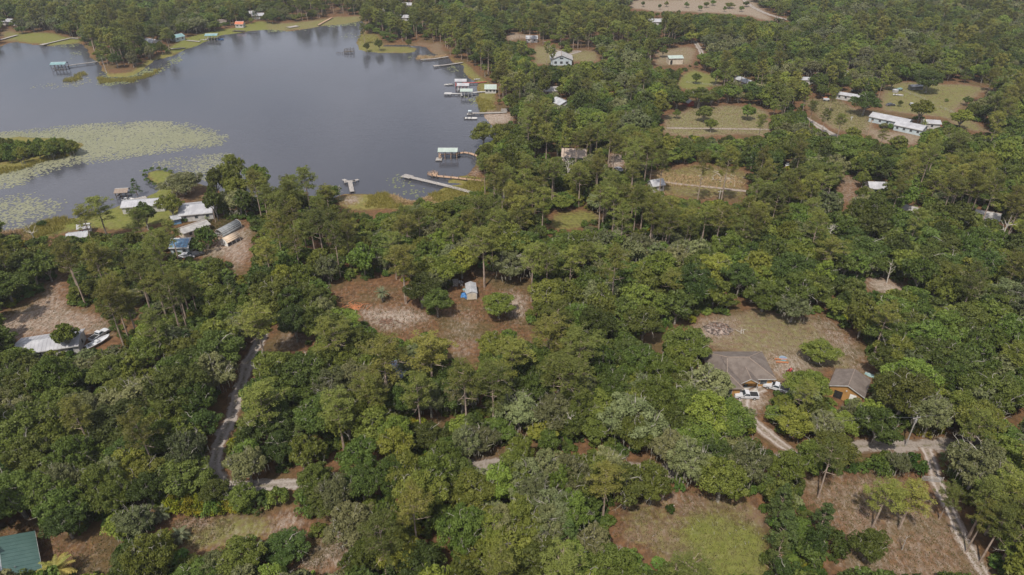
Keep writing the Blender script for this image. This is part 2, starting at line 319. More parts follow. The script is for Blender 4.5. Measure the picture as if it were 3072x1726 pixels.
def fnoise(X, Y, s, seed):
    r = np.random.default_rng(seed); out = np.zeros_like(X)
    for k in range(6):
        a, ph, f = r.uniform(0, 6.28), r.uniform(0, 6.28), r.uniform(.6, 1.7)/s
        out += np.sin((X*np.cos(a)+Y*np.sin(a))*f+ph)
    return out/6
sdn = sd+fnoise(X, Y, 3.0, 3)*1.6
Z = np.where(sdn > 0, np.minimum(0, -.35+sdn*.12), np.maximum(-2.5, -.42+sdn*.35))+np.where(sdn > 4, fnoise(X, Y, 14, 5)*.12, 0)
zone = np.zeros((nY, nX, 4)); kj = np.clip(200/np.maximum(Y, 60), .3, 1.5); jx = pxX+(fnoise(X, Y, 2.2, 11)*14+fnoise(X, Y, 6, 13)*22)*kj; jy = pxY+(fnoise(X, Y, 2.2, 12)*8+fnoise(X, Y, 6, 14)*13)*kj
for poly, zc, keep in ZONES:
    m = inpoly(jx, jy, poly) & front
    zone[m] = np.array(zc)
shore = front & (sdn > -1) & (sdn < 6)
shore &= zone.sum(-1) < .1; zone[shore] = (.25,0,.1,.55)
zone[front & (si < 0)] = (.3,0,.2,.9)
for _ in range(4):
    zz = zone.copy(); zone[1:-1,1:-1] = (zz[1:-1,1:-1]*2+zz[:-2,1:-1]+zz[2:,1:-1]+zz[1:-1,:-2]+zz[1:-1,2:])/6
me = bpy.data.meshes.new('ground')
idx = np.arange(nX*nY).reshape(nY, nX)
quads = np.stack([idx[:-1,:-1], idx[:-1,1:], idx[1:,1:], idx[1:,:-1]], -1).reshape(-1, 4)
def npmesh(me, V, F, mats, smooth=False, tint=None, mi=None):
    V = np.asarray(V, np.float32); F = np.asarray(F, np.int32); k = F.shape[1]
    me.vertices.add(len(V)); me.vertices.foreach_set('co', V.ravel())
    me.loops.add(F.size); me.loops.foreach_set('vertex_index', F.ravel())
    me.polygons.add(len(F)); me.polygons.foreach_set('loop_start', np.arange(len(F), dtype=np.int32)*k)
    if smooth: me.polygons.foreach_set('use_smooth', np.ones(len(F), bool))
    for m in mats: me.materials.append(m)
    if mi is not None: me.polygons.foreach_set('material_index', np.asarray(mi, np.int32))
    if tint is not None:
        a = me.attributes.new('tint', 'FLOAT', 'FACE'); a.data.foreach_set('value', np.asarray(tint, np.float32))
    me.update(calc_edges=True); me.validate(); return me
m, n, p, o = newmat('forest_floor_and_clearings')
va = n.nodes.new('ShaderNodeVertexColor'); va.layer_name = 'zone'
sp = n.nodes.new('ShaderNodeSeparateColor'); n.links.new(va.outputs[0], sp.inputs[0])
c = n.nodes.new('ShaderNodeTexCoord'); vec = c.outputs['Object']
n1 = noise(n, .22, 6, .62, vec=vec); n2 = noise(n, .75, 6, .65, vec=vec); n3 = noise(n, 3.2, 4, .6, vec=vec); n4 = noise(n, .09, 3, .5, vec=vec)
n5 = noise(n, 1.3, 5, .7, vec=vec, stretch=(1, .45, 1))
lit = mixc(n, mrange(n, n2, .35, .7), (.090,.050,.027), (.185,.098,.048)); lit = mixc(n, mrange(n, n3, .5, .8, 0, .6), lit, (.085,.055,.035))
lit = mixc(n, mrange(n, n4, .45, .65, 0, .55), lit, (.080,.070,.030))
dry = mixc(n, mrange(n, n2, .3, .7), (.135,.098,.060), (.200,.158,.102)); dry = mixc(n, mrange(n, n1, .45, .7, 0, .8), dry, (.165,.100,.068))
grs = mixc(n, mrange(n, n2, .3, .7), (.105,.118,.026), (.165,.170,.045)); grs = mixc(n, mrange(n, n1, .45, .7, 0, .5), grs, (.170,.140,.070))
mar = mixc(n, mrange(n, n2, .3, .7), (.115,.115,.030), (.200,.175,.055)); mar = mixc(n, mrange(n, n1, .5, .68, 0, .6), mar, (.180,.120,.055))
snd = mixc(n, mrange(n, n3, .3, .7), (.31,.255,.21), (.44,.39,.345))
def thr(zs, nn, wdt=.10, gain=.9):
    v = mth(n, 'ADD', zs, mth(n, 'MULTIPLY', mth(n, 'SUBTRACT', nn, .5), gain)); return mrange(n, v, .5-wdt, .5+wdt)
cc = mixc(n, thr(sp.outputs[2], n1, .22), lit, dry)
cc = mixc(n, thr(sp.outputs[0], n2, .22), cc, grs)
cc = mixc(n, thr(va.outputs['Alpha'], n2, .2), cc, mar)
cc = mixc(n, mth(n, 'MULTIPLY', thr(sp.outputs[1], n5, .42, 1.5), mrange(n, n3, .2, .8, .7, 1.)), cc, snd)
n6 = noise(n, 5.5, 2, .5, vec=vec); n7 = noise(n, .35, 3, .5, vec=vec)
fl = mth(n, 'MULTIPLY', mrange(n, n6, .63, .70), mth(n, 'MULTIPLY', mrange(n, n7, .42, .6), mrange(n, mth(n, 'ADD', sp.outputs[1], sp.outputs[2]), .15, .5)))
cc = mixc(n, mth(n, 'MULTIPLY', fl, .4), cc, (.42,.38,.34))          # flecks of sand and fallen leaves
n.links.new(cc, p.inputs['Base Color']); p.inputs['Roughness'].default_value = .95; p.inputs['Specular IOR Level'].default_value = .1
bump(n, p, n3, .5, .15)
npmesh(me, np.stack([X, Y, Z], -1).reshape(-1, 3), quads, [m], True)
ca = me.color_attributes.new('zone', 'FLOAT_COLOR', 'POINT'); ca.data.foreach_set('color', zone.astype(np.float32).ravel())
tag(link('ground', me), kind='structure')

# ------------------------------------------------------------------ lake
m, n, p, o = newmat('lake_water')
p.inputs['Base Color'].default_value = (.058,.060,.072,1); p.inputs['IOR'].default_value = 1.33; p.inputs['Specular IOR Level'].default_value = .5
rw = noise(n, .035, 4, .55, stretch=(1, .45, 1)); n.links.new(mrange(n, rw, .38, .62, .02, .17), p.inputs['Roughness'])
hh = noise(n, .55, 3, .6, stretch=(.6, 1.4, 1)); bump(n, p, hh, .11, .5)
v = [(-1200,130,WATER_Z),(20,130,WATER_Z),(20,700,WATER_Z),(-1200,700,WATER_Z)]
tag(MB().add(v, [(0,1,2,3)]).build('lake', m), kind='structure')

# ------------------------------------------------------------------ lanes and roads
def lanemat(name, a, b, c_, edge):
    m, n, p, o = newmat(name)
    at = n.nodes.new('ShaderNodeAttribute'); at.attribute_name = 'across'
    n1 = noise(n, .5, 5, .6); n2 = noise(n, 2.5, 4, .65)
    cc = mixc(n, mrange(n, n2, .35, .7), a, b)
    tr = mth(n, 'ABSOLUTE', mth(n, 'SUBTRACT', mth(n, 'ABSOLUTE', at.outputs['Fac']), .48))          # two wheel tracks
    cc = mixc(n, mth(n, 'MULTIPLY', mrange(n, tr, .26, .05), mrange(n, n1, .3, .6, .2, .9)), cc, c_)
    e = mth(n, 'ADD', mth(n, 'ABSOLUTE', at.outputs['Fac']), mth(n, 'MULTIPLY', mth(n, 'SUBTRACT', n1, .5), 2.0))
    cc = mixc(n, mrange(n, e, .62, .95), cc, edge)
    cc = mixc(n, mth(n, 'MULTIPLY', mrange(n, mth(n, 'ABSOLUTE', at.outputs['Fac']), .24, .06), mrange(n, noise(n, .8, 4, .6), .42, .62, 0, .7)), cc, (.115,.105,.05))
    n.links.new(cc, p.inputs['Base Color']); p.inputs['Roughness'].default_value = .95; p.inputs['Specular IOR Level'].default_value = .1
    return m
LM = {'gravel': lanemat('pale_gravel', (.21,.180,.155), (.32,.285,.26), (.345,.31,.285), (.13,.085,.055)),
      'road': lanemat('worn_asphalt', (.21,.175,.15), (.30,.265,.24), (.27,.235,.21), (.13,.09,.06)),
      'sandy': lanemat('sandy_drive', (.20,.155,.12), (.32,.27,.24), (.40,.36,.335), (.16,.11,.075))}
def smooth_path(pts, step=1.2):
    P = [Vector(q) for q in pts]; out = []
    for i in range(len(P)-1):
        p0, p1, p2, p3 = P[max(i-1, 0)], P[i], P[i+1], P[min(i+2, len(P)-1)]
        k = max(2, int((p2-p1).length/step))
        for j in range(k):
            t = j/k; out.append(.5*((2*p1)+(p2-p0)*t+(2*p0-5*p1+4*p2-p3)*t*t+(3*p1-p0-3*p2+p3)*t**3))
    out.append(P[-1]); return out
for li, (nm, pts, wd, mk) in enumerate(LANES):
    path = smooth_path([G(*q).xy for q in pts]); V = []; F = []; A = []; K = 7
    for i, q in enumerate(path):
        d = (path[min(i+1, len(path)-1)]-path[max(i-1, 0)]).normalized(); nn = Vector((-d.y, d.x))
        ww = wd/2*(1+.10*math.sin(i*.7+li)+.06*math.sin(i*1.9))
        for k in range(K):
            s = -1+2*k/(K-1); qq = q+nn*s*ww; V.append((qq.x, qq.y, .03+.006*li+.12*fnoise(np.array([qq.x]), np.array([qq.y]), 14, 5)[0])); A.append(s)
    for i in range(len(path)-1):
        for k in range(K-1): F.append((i*K+k, i*K+k+1, (i+1)*K+k+1, (i+1)*K+k))
    me = bpy.data.meshes.new(nm); me.from_pydata(V, [], F); me.materials.append(LM[mk])
    a = me.attributes.new('across', 'FLOAT', 'POINT'); a.data.foreach_set('value', A)
    if me.polygons[0].normal.z < 0: me.flip_normals()
    tag(link(nm, me), kind='structure')

# ------------------------------------------------------------------ buildings
KEEP = []            # (px, py, half width, half height): things that no crown may hide
MARKS = []
def keep(loc, z, hw, hh):
    a, b, zc = PX(loc[0], loc[1], z); KEEP.append((a, b, hw*FPX/zc, hh*FPX/zc))
def wall_hole_window(root, x, y, z, w_, h_, face, frame=None, pane=None):
    "a framed window standing a little proud of the wall; face is the local outward axis"
    f = MB(); g = MB(); t = .06
    if face in ('-y', '+y'):
        s = -1 if face == '-y' else 1
        f.box(x-w_/2-.08, x+w_/2+.08, min(y, y+s*t), max(y, y+s*t), z-h_/2-.08, z+h_/2+.08)
        g.box(x-w_/2, x+w_/2, min(y+s*t*.5, y+s*(t+.02)), max(y+s*t*.5, y+s*(t+.02)), z-h_/2, z+h_/2)
    else:
        s = -1 if face == '-x' else 1
        f.box(min(x, x+s*t), max(x, x+s*t), y-w_/2-.08, y+w_/2+.08, z-h_/2-.08, z+h_/2+.08)
        g.box(min(x+s*t*.5, x+s*(t+.02)), max(x+s*t*.5, x+s*(t+.02)), y-w_/2, y+w_/2, z-h_/2, z+h_/2)
    fo = f.build('window', frame or M['white'], root); g.build('pane', pane or M['glass'], fo)
def gable(name, label, cat, px, py, L, W, h, rise, yaw, roof, wall, wins=2, door=None, over=.45, group=None, shed=False, vis=.8, chimney=False, ends=True, z0=0.):
    loc = G(px, py); loc.z = z0; root = thing(name, label, cat, loc, R(yaw), group)
    x, y = L/2, W/2
    wb = MB().add([(-x,-y,0),(x,-y,0),(x,y,0),(-x,y,0),(-x,-y,h),(x,-y,h),(x,y,h),(-x,y,h),(-x,0,h+rise),(x,0,h+rise)],
                  [(0,1,5,4),(2,3,7,6),(1,2,6,9,5),(3,0,4,8,7),(0,3,2,1)])
    wb.build('wall', M[wall], root)
    k = rise/y; e = over; t = .12; xo = x+over*.8; ez = h-k*e+.04; rz = h+rise+.04
    r = MB().slab([(-xo,-y-e,ez+t),(xo,-y-e,ez+t),(xo,0,rz+t),(-xo,0,rz+t)], t); r.slab([(xo,y+e,ez+t),(-xo,y+e,ez+t),(-xo,0,rz+t),(xo,0,rz+t)], t)
    ro = r.build('roof', M[roof], root)

    rc = MB().add([(-xo,-.2,rz+t-.2*k+.03),(xo,-.2,rz+t-.2*k+.03),(xo,0,rz+t+.05),(-xo,0,rz+t+.05),(xo,.2,rz+t-.2*k+.03),(-xo,.2,rz+t-.2*k+.03)], [(0,1,2,3),(3,2,4,5)])
    rc.build('ridge_cap', M['metal'] if 'roof' in roof and roof not in ('brownroof','tanroof') else M['brownridge'], ro)
    if 'roof' in roof and roof not in ('brownroof','tanroof'):
        sm = MB()
        for i in range(int(2*xo/.9)+1):
            xx = -xo+.05+i*.9
            for s in (-1, 1): sm.beam((xx,s*(y+e),ez+t),(xx,s*.22,rz+t-.22*k),.05,.045)
        sm.build('roof_seams', M[roof], ro)['kind'] = 'stuff'
    MB().tube((x*.45,y*.4,h+rise*.5),(x*.45,y*.4,h+rise*.6+.55),.09,n=7).build('vent_pipe', M['greytin'], ro)
    if chimney: box(x*.3-.3, x*.3+.3, .4, 1.0, h+rise*.4, h+rise+.8).build('chimney', M['brownridge'], ro)
    box(-xo+.02, xo-.02, -y-e-.03, -y-e, ez-.12, ez+t).build('fascia', M['white'], ro); box(-xo+.02, xo-.02, y+e, y+e+.03, ez-.12, ez+t).build('fascia', M['white'], ro)
    for i in range(wins):
        xx = -x+(i+.5+(.0))*L/wins
        if door is not None and abs(xx-door) < 1.1: continue
        wall_hole_window(root, xx, -y, h*.58, 1.0, 1.0, '-y')
        if i % 2 == 0: wall_hole_window(root, xx, y, h*.58, 1.0, 1.0, '+y')
    if ends and wins:
        wall_hole_window(root, -x, 0, h*.58, 1.0, 1.0, '-x'); wall_hole_window(root, x, 0, h*.58, 1.0, 1.0, '+x')
    if door is not None:
        d = box(door-.48, door+.48, -y-.06, -y, .02, 2.05).build('door', M['white'], root); box(door+.32, door+.40, -y-.10, -y-.06, .98, 1.06).build('handle', M['metal'], d)
    if loc.y > 330: vis *= .6
    keep(loc, h+rise*.5, L*.5*abs(math.cos(R(yaw)))*vis+W*.5*abs(math.sin(R(yaw)))*vis, h*.45*vis)
    return root

# brown hip-roofed house with the ochre walls
loc = G(2207, 1122); HB = thing('brown_roof_house', 'ochre house with brown hipped shingle roof and gabled porch beside the lawn', 'house', loc)
LX, LY, hw = 7.0, 4.8, 2.6
MB().box(-LX,LX,-LY,LY,0,hw).build('wall', M['orangewall'], HB)
MB().box(-LX+.1,-1.6,-LY-3.6,-LY+.0,0,hw-.01).build('wing_wall', M['orangewall'], HB)
e = .6; rise = 2.3
def hiproof(x0, x1, y0, y1, z, rz, r0, r1, along='x'):
    b = MB(); t = .0
    if along == 'x':
        ym = (y0+y1)/2; A, B = (r0, ym, rz), (r1, ym, rz)
        b.add([(x0,y0,z),(x1,y0,z),(x1,y1,z),(x0,y1,z),A,B,(x0,y0,z-.14),(x1,y0,z-.14),(x1,y1,z-.14),(x0,y1,z-.14)],
              [(0,1,5,4),(1,2,5),(2,3,4,5),(3,0,4),(6,7,1,0),(7,8,2,1),(8,9,3,2),(9,6,0,3),(9,8,7,6)])
    else:
        xm = (x0+x1)/2; A, B = (xm, r0, rz), (xm, r1, rz)
        b.add([(x0,y0,z),(x1,y0,z),(x1,y1,z),(x0,y1,z),A,B,(x0,y0,z-.14),(x1,y0,z-.14),(x1,y1,z-.14),(x0,y1,z-.14)],
              [(0,1,4),(1,2,5,4),(2,3,5),(3,0,4,5),(6,7,1,0),(7,8,2,1),(8,9,3,2),(9,6,0,3),(9,8,7,6)])
    return b
rb = hiproof(-LX-e, LX+e, -LY-e, LY+e, hw+.15, hw+rise+.2, -2.6, 2.2)
ro = rb.build('roof', M['brownroof'], HB)
wr = hiproof(-LX-e+.05, -1.6+e, -LY-3.6-e, 1.2, hw+.14, hw+rise-.1, -LY-.6, 1.0, 'y').build('wing_roof', M['brownroof'], HB)
pr = MB(); pz = hw+.1; pk = 1.25
pr.slab([(1.0-2.1,-LY-2.2,pz),(1.0,-LY-2.2,pz+pk),(1.0,-LY+2.4,pz+pk),(1.0-2.1,-LY+.4,pz)][::-1], .1); pr.slab([(1.0+2.1,-LY-2.2,pz),(1.0+2.1,-LY+.4,pz),(1.0,-LY+2.4,pz+pk),(1.0,-LY-2.2,pz+pk)][::-1], .1)
po = pr.build('porch_roof', M['brownroof'], HB)
MB().add([(-1.0,-LY-2.0,pz-.1),(3.0,-LY-2.0,pz-.1),(1.0,-LY-2.0,pz+pk-.15),(-1.0,-LY-1.9,pz-.1),(3.0,-LY-1.9,pz-.1),(1.0,-LY-1.9,pz+pk-.15)], [(0,1,2),(5,4,3),(0,3,4,1)]).build('porch_gable', M['orangewall'], HB)
bt = MB()
for s in (-1, 1): bt.slab([(1.0,-LY-2.25,pz+pk+.1),(1.0+s*2.15,-LY-2.25,pz+.08),(1.0+s*2.15,-LY-2.25,pz-.12),(1.0,-LY-2.25,pz+pk-.1)], .05)
bt.build('white_trim', M['white'], po)
for x in (-.85, 2.85): box(x-.07, x+.07, -LY-2.0, -LY-1.86, 0, pz-.1).build('porch_post', M['white'], HB)
box(-1.4, 3.4, -LY-3.0, -LY-.0, 0.0, .1).build('porch_slab', M['concrete'], HB)
rg = MB()
def ridge(b, p0, p1): b.tube(p0, p1, .13, n=5)
zr = hw+rise+.2; zw = hw+.15
for a, b_ in (((-2.6,0,zr),(2.2,0,zr)), ((2.2,0,zr),(LX+e,-LY-e,zw)), ((2.2,0,zr),(LX+e,LY+e,zw)), ((-2.6,0,zr),(-LX-e,LY+e,zw)), ((1.0,-LY-2.2,pz+pk+.03),(1.0,-LY+2.4,pz+pk+.03)),
              ((-4.3,-LY-.6,hw+rise-.1),(-1.6+e,-LY-3.6-e,hw+.14)), ((-4.3,-LY-.6,hw+rise-.1),(-LX-e+.05,-LY-3.6-e,hw+.14)), ((-4.3,-LY-.6,hw+rise-.1),(-3.0,-.4,zr-.05))): ridge(rg, a, b_)
rg.build('ridge_cap', M['brownridge'], ro)
MB().box(-LX-e,LX+e,-LY-e-.04,-LY-e,hw-.1,hw+.15).build('fascia', M['white'], ro)
wall_hole_window(HB, 5.0, -LY, 1.5, 1.5, 1.3, '-y'); wall_hole_window(HB, -4.3, -LY-3.6, 1.5, 1.6, 1.3, '-y'); wall_hole_window(HB, LX, 1.5, 1.5, 1.0, 1.2, '+x'); wall_hole_window(HB, LX, -2.0, 1.5, 1.0, 1.2, '+x')
d = box(.55, 1.45, -LY-.06, -LY, .1, 2.1).build('door', M['glass'], HB); box(1.3, 1.38, -LY-.1, -LY-.06, 1.0, 1.1).build('handle', M['metal'], d)
keep(loc, 3, 8, 4.5); keep(loc+Vector((2, -9, 0)), 1, 4, 2)

# ochre garage turned to the lower left
GA = thing('ochre_garage', 'small ochre garage with brown gable roof and open doorway blacked in as shade', 'garage', G(2540, 1178), R(56))
a, b, h = 3.4, 3.5, 3.0
MB().add([(-a,-b,0),(a,-b,0),(a,b,0),(-a,b,0),(-a,-b,h),(a,-b,h),(a,b,h),(-a,b,h),(-a,0,h+1.5),(a,0,h+1.5)], [(0,1,5,4),(2,3,7,6),(1,2,6,9,5),(3,0,4,8,7)]).build('wall', M['orangewall'], GA)
r = MB(); k = 1.5/b; o5 = .45
r.slab([(-a-.4,-b-o5,h-k*o5+.1),(a+.4,-b-o5,h-k*o5+.1),(a+.4,0,h+1.6),(-a-.4,0,h+1.6)], .1); r.slab([(a+.4,b+o5,h-k*o5+.1),(-a-.4,b+o5,h-k*o5+.1),(-a-.4,0,h+1.6),(a+.4,0,h+1.6)], .1)
ro = r.build('roof', M['brownroof'], GA); MB().tube((-a-.4,0,h+1.62),(a+.4,0,h+1.62),.09,n=5).build('ridge_cap', M['brownridge'], ro)
t = MB()
for s in (-1, 1): t.slab([(-a-.43,0,h+1.66),(-a-.43,s*(b+o5),h-k*o5+.14),(-a-.43,s*(b+o5),h-k*o5-.06),(-a-.43,0,h+1.44)], .04)
t.build('white_trim', M['white'], ro)
box(-a-.05, -a, .6, 2.4, .02, 2.1).build('doorway', M['black'], GA); wall_hole_window(GA, -a, -1.6, 1.6, 1.3, 1.5, '-x', pane=M['lamp'])  # black panel on the closed wall stands for the shade inside the doorway
box(-a-.14, -a, -.15, .15, 2.7, 3.0).build('wall_lamp', M['white'], GA)
keep(GA.location, 2.5, 5, 3)

# grey metal shed of the central clearing
SH = thing('grey_metal_shed', 'small grey metal shed with pale front panels in the central clearing', 'shed', G(1414, 884), R(97))
a, b, h = 2.75, 1.45, 2.15
MB().add([(-a,-b,0),(a,-b,0),(a,b,0),(-a,b,0),(-a,-b,h),(a,-b,h),(a,b,h),(-a,b,h),(-a,0,h+.6),(a,0,h+.6)], [(0,1,5,4),(2,3,7,6),(1,2,6,9,5),(3,0,4,8,7)]).build('wall', M['white'], SH)
r = MB(); k = .6/b
r.slab([(-a-.15,-b-.15,h-k*.15+.06),(a+.15,-b-.15,h-k*.15+.06),(a+.15,0,h+.66),(-a-.15,0,h+.66)], .05); r.slab([(a+.15,b+.15,h-k*.15+.06),(-a-.15,b+.15,h-k*.15+.06),(-a-.15,0,h+.66),(a+.15,0,h+.66)], .05)
ro = r.build('roof', M['groof'], SH); rb = MB()
for i in range(9):
    x = -a+i*2*a/8
    for s in (-1, 1): rb.tube((x, s*(b+.15), h-k*.15+.08), (x, 0, h+.68), .03, n=4)
rb.build('roof_ribs', M['metal'], ro)['kind'] = 'stuff'
MB().tube((-a-.15,0,h+.68),(a+.15,0,h+.68),.06,n=5).build('ridge_cap', M['metal'], ro)
for s in (-.62, .62): box(-a-.04, -a, s-.55, s+.55, .08, 2.0).build('door_panel', M['tanwall'], SH)
box(-.4, .4, b, b+.3, .9, 1.35).build('vent_box', M['white'], SH)
keep(SH.location, 1.5, 2.6, 2.6)
LT = thing('leaning_wood_store', 'low weathered wooden store box beside the grey metal shed', 'shed', G(1366, 856), R(5))
box(-.75,.75,-.7,.7,0,1.3).build('wall', M['wood'], LT); MB().slab([(-.9,-.85,1.35),(.9,-.85,1.35),(.9,.85,1.65),(-.9,.85,1.65)], .06).build('roof', M['wood'], LT)
keep(LT.location, .6, 1.2, .8)
for i, (px, py, yw, mt, lb) in enumerate([(1379,852,10,'white','white plastic chair nearest the wooden store box'),(1387,850,80,'white','white plastic chair between wooden box and metal shed'),(1385,859,200,'white','white plastic chair in front of the shed clutter')]):
    t = thing('plastic_chair', lb, 'chair', G(px, py), R(yw), 'plastic chairs by the shed')
    box(-.28,.28,-.26,.26,.4,.46).build('seat', M[mt], t); box(-.28,.28,.24,.30,.46,1.0).build('backrest', M[mt], t)
    for sx in (-.24,.24):
        for sy in (-.22,.24): box(sx-.04,sx+.04,sy-.04,sy+.04,0,.4).build('leg', M[mt], t)
t = thing('blue_barrel', 'bright blue plastic barrel at the shed corner', 'barrel', G(1398, 896)); b = MB()
for i, (z, r_) in enumerate([(0,.3),(.15,.36),(.45,.39),(.75,.36),(.9,.3)][:-1]): b.tube((0,0,z),(0,0,[.15,.45,.75,.9][i]), r_, [.36,.39,.36,.3][i], 10)
b.build('drum', M['bluetarp'], t); MB().tube((.15,.1,.9),(.15,.1,.94),.05,n=8).build('cap', M['black'], t)
t = thing('tarp_covered_pile', 'dark heap of gear under a blue tarp beside the shed', 'tarp', G(1391, 888)); b = MB()
pts = [(-.9,-.9,0),(.8,-.9,0),(.9,.9,0),(-.8,.9,0),(-.6,-.6,.8),(.5,-.5,.65),(.55,.6,.9),(-.5,.5,.7),(0,0,1.0)]
b.add(pts, [(0,1,5,4),(1,2,6,5),(2,3,7,6),(3,0,4,7),(4,5,8),(5,6,8),(6,7,8),(7,4,8)]); b.build('tarp', M['bluetarp'], t); box(-.85,-.1,.2,1.3,0,.55).build('crate', M['black'], t)
t = thing('water_tub', 'round white tub standing behind the blue tarp heap', 'tub', G(1393, 873)); MB().tube((0,0,0),(0,0,.5),.42,.48,12).build('wall', M['white'], t); MB().tube((0,0,.5),(0,0,.53),.5,.5,12).build('rim', M['aqua'], t)

# the house with the green metal roof, cut by the lower left corner
gable('green_roof_house', 'pale house under a dark green metal roof, bottom left corner', 'house', 30, 1735, 11, 9.5, 2.7, 1.9, -53, 'greenroof', 'tanwall', 3, 1.0, vis=.9)
gable('white_roof_house', 'white low-slope metal roofed house in the trees at left', 'house', 160, 1052, 14, 7, 2.7, .9, 17, 'wroof', 'white', 4, 1.0, vis=.75)
gable('blue_grey_cabin', 'narrow blue-grey roofed cabin glimpsed behind the umbrella pine', 'cabin', 1192, 1135, 5, 4, 2.6, .9, 80, 'slate', 'slate', 1, None, vis=.5)
gable('tan_roof_house', 'tan shingle roofed house between pines below the lake bend', 'house', 1722, 478, 10, 8.5, 2.6, 2.0, -6, 'tanroof', 'tanwall', 3, 0.5, vis=.8)
# lakeside homes on the left
gable('white_lake_house', 'broad white roofed house near the grassy point', 'house', 598, 645, 11, 10, 2.7, 1.3, 14, 'wroof', 'white', 3, 1.5, vis=.8)
gable('long_white_house', 'long narrow white roofed house by the small boat dock', 'house', 440, 628, 14, 6, 2.7, 1.0, 10, 'wroof', 'white', 4, None, vis=.8)
gable('grey_roof_annex', 'grey roofed annex left of the round bushy tree', 'house', 585, 700, 9, 4.5, 2.5, .8, 48, 'greyshingle', 'tanwall', 2, None, vis=.6)
SB = gable('solar_roof_building', 'building with a blue panelled roof facing the camera', 'building', 553, 752, 5.6, 6.4, 2.9, 1.5, 4, 'groof', 'bluewall', 2, None, vis=.8)
k = 1.5/3.2; ang = math.atan(k)
pm = MB().box(-.5,.5,-.3,.3,0,.05).mesh('solar_panel', M['solar'])
for i in range(5):
    for j in range(5):
        y_ = -3.3+.64*j; q = link('solar_panel', pm, SB); q.location = (-2.3+i*1.12, y_+.1, 2.9+.20+(3.2+y_+.1)*k); q.rotation_euler = (ang, 0, 0)
gable('white_shed_red_door', 'little white shed with a red door near the marsh', 'shed', 258, 697, 3.4, 2.8, 2.3, .7, 20, 'wroof', 'white', 0, None, vis=1)
rd = bpy.data.objects['white_shed_red_door']; box(-1.2,-.2,-1.46,-1.40,.05,2.0).build('door', M['redpaint'], rd)
gable('white_low_roof', 'low white roofed cottage in front of the red-doored shed', 'cottage', 240, 722, 6, 4, 2.2, .6, 16, 'wroof', 'white', 2, None, vis=.7)
gable('blue_tool_shed', 'small pale roofed blue shed beside the broad white house', 'shed', 531, 668, 2.6, 3.2, 2.1, .5, 30, 'groof', 'solar', 0, None, vis=1)
# hoop greenhouse and tan carport
def arch(name, label, cat, px, py, L, W, h, yaw, mat, endmat, frame):
    root = thing(name, label, cat, G(px, py), R(yaw)); prof = [(-W/2, 0)]+[(-W/2*math.cos(t), h*.45+h*.55*math.sin(t)) for t in np.linspace(0, math.pi, 9)]+[(W/2, 0)]
    b = MB(); n_ = len(prof)
    inn = [(x*.97, z*.97) for x, z in prof]
    for i in range(n_-1):
        if not frame and (i in (0, n_-2)): continue
        b.add([(-L/2,prof[i][0],prof[i][1]),(L/2,prof[i][0],prof[i][1]),(L/2,prof[i+1][0],prof[i+1][1]),(-L/2,prof[i+1][0],prof[i+1][1]),
               (-L/2,inn[i][0],inn[i][1]),(L/2,inn[i][0],inn[i][1]),(L/2,inn[i+1][0],inn[i+1][1]),(-L/2,inn[i+1][0],inn[i+1][1])], [(0,1,2,3),(7,6,5,4),(0,4,5,1),(2,6,7,3),(0,3,7,4),(1,5,6,2)])
    b.build('cover', M[mat], root, True)
    if frame:
        for x in (-L/2-.05, L/2+.05):
            f = MB()
            for i in range(n_-1): f.tube((x,prof[i][0],prof[i][1]),(x,prof[i+1][0],prof[i+1][1]),.06,n=5)
            for y in (-W/4, 0, W/4): f.tube((x,y,0),(x,y,h*.9),.05,n=5)
            for z in (.7, 1.4): f.tube((x,-W/2,z),(x,W/2,z),.05,n=5)
            f.build('end_frame', M['white'], root)
    else:
        MB().prism([(p_[0]*.93, p_[1]*.93) for p_ in prof], -.03, .03)
        e_ = MB().add([(-L/2+.15,x*.95,z*.95) for x, z in prof]+[(-L/2+.22,x*.95,z*.95) for x, z in prof], [tuple(reversed(range(n_))), tuple(range(n_, 2*n_))]+[(i, i+n_, i+n_+1, i+1) for i in range(n_-1)])
        e_.build('front_panel', M[endmat], root)
        for x in np.linspace(-L/2+.2, L/2-.2, 4):
            for s in (-1, 1): box(x-.05, x+.05, s*W/2-.05, s*W/2+.05, 0, h*.5).build('post', M['white'], root)
        box(-L/2+.3, L/2-.3, -W/2+.15, W/2-.15, 0, .6).build('stored_goods', M['darkcar'], root)
    keep(root.location, h*.5, L*.35, h*.8); return root
keep(G(155,1040), 2, 8, 3); keep(G(1722,475), 3, 5, 2.2); keep(G(555,745), 2, 3, 2.5); keep(G(300,1020), 1, 2.5, 3); keep(G(598,640), 3, 6, 3); keep(G(440,625), 3, 4, 2)
arch('hoop_greenhouse', 'long hooped grey greenhouse with white framed end', 'greenhouse', 688, 697, 8.5, 3.2, 2.9, 64, 'greytin', 'white', True)
arch('tan_carport', 'tan arched metal carport standing on bare sand', 'carport', 693, 728, 5.4, 3.4, 2.7, 60, 'pinktin', 'lamp', False)

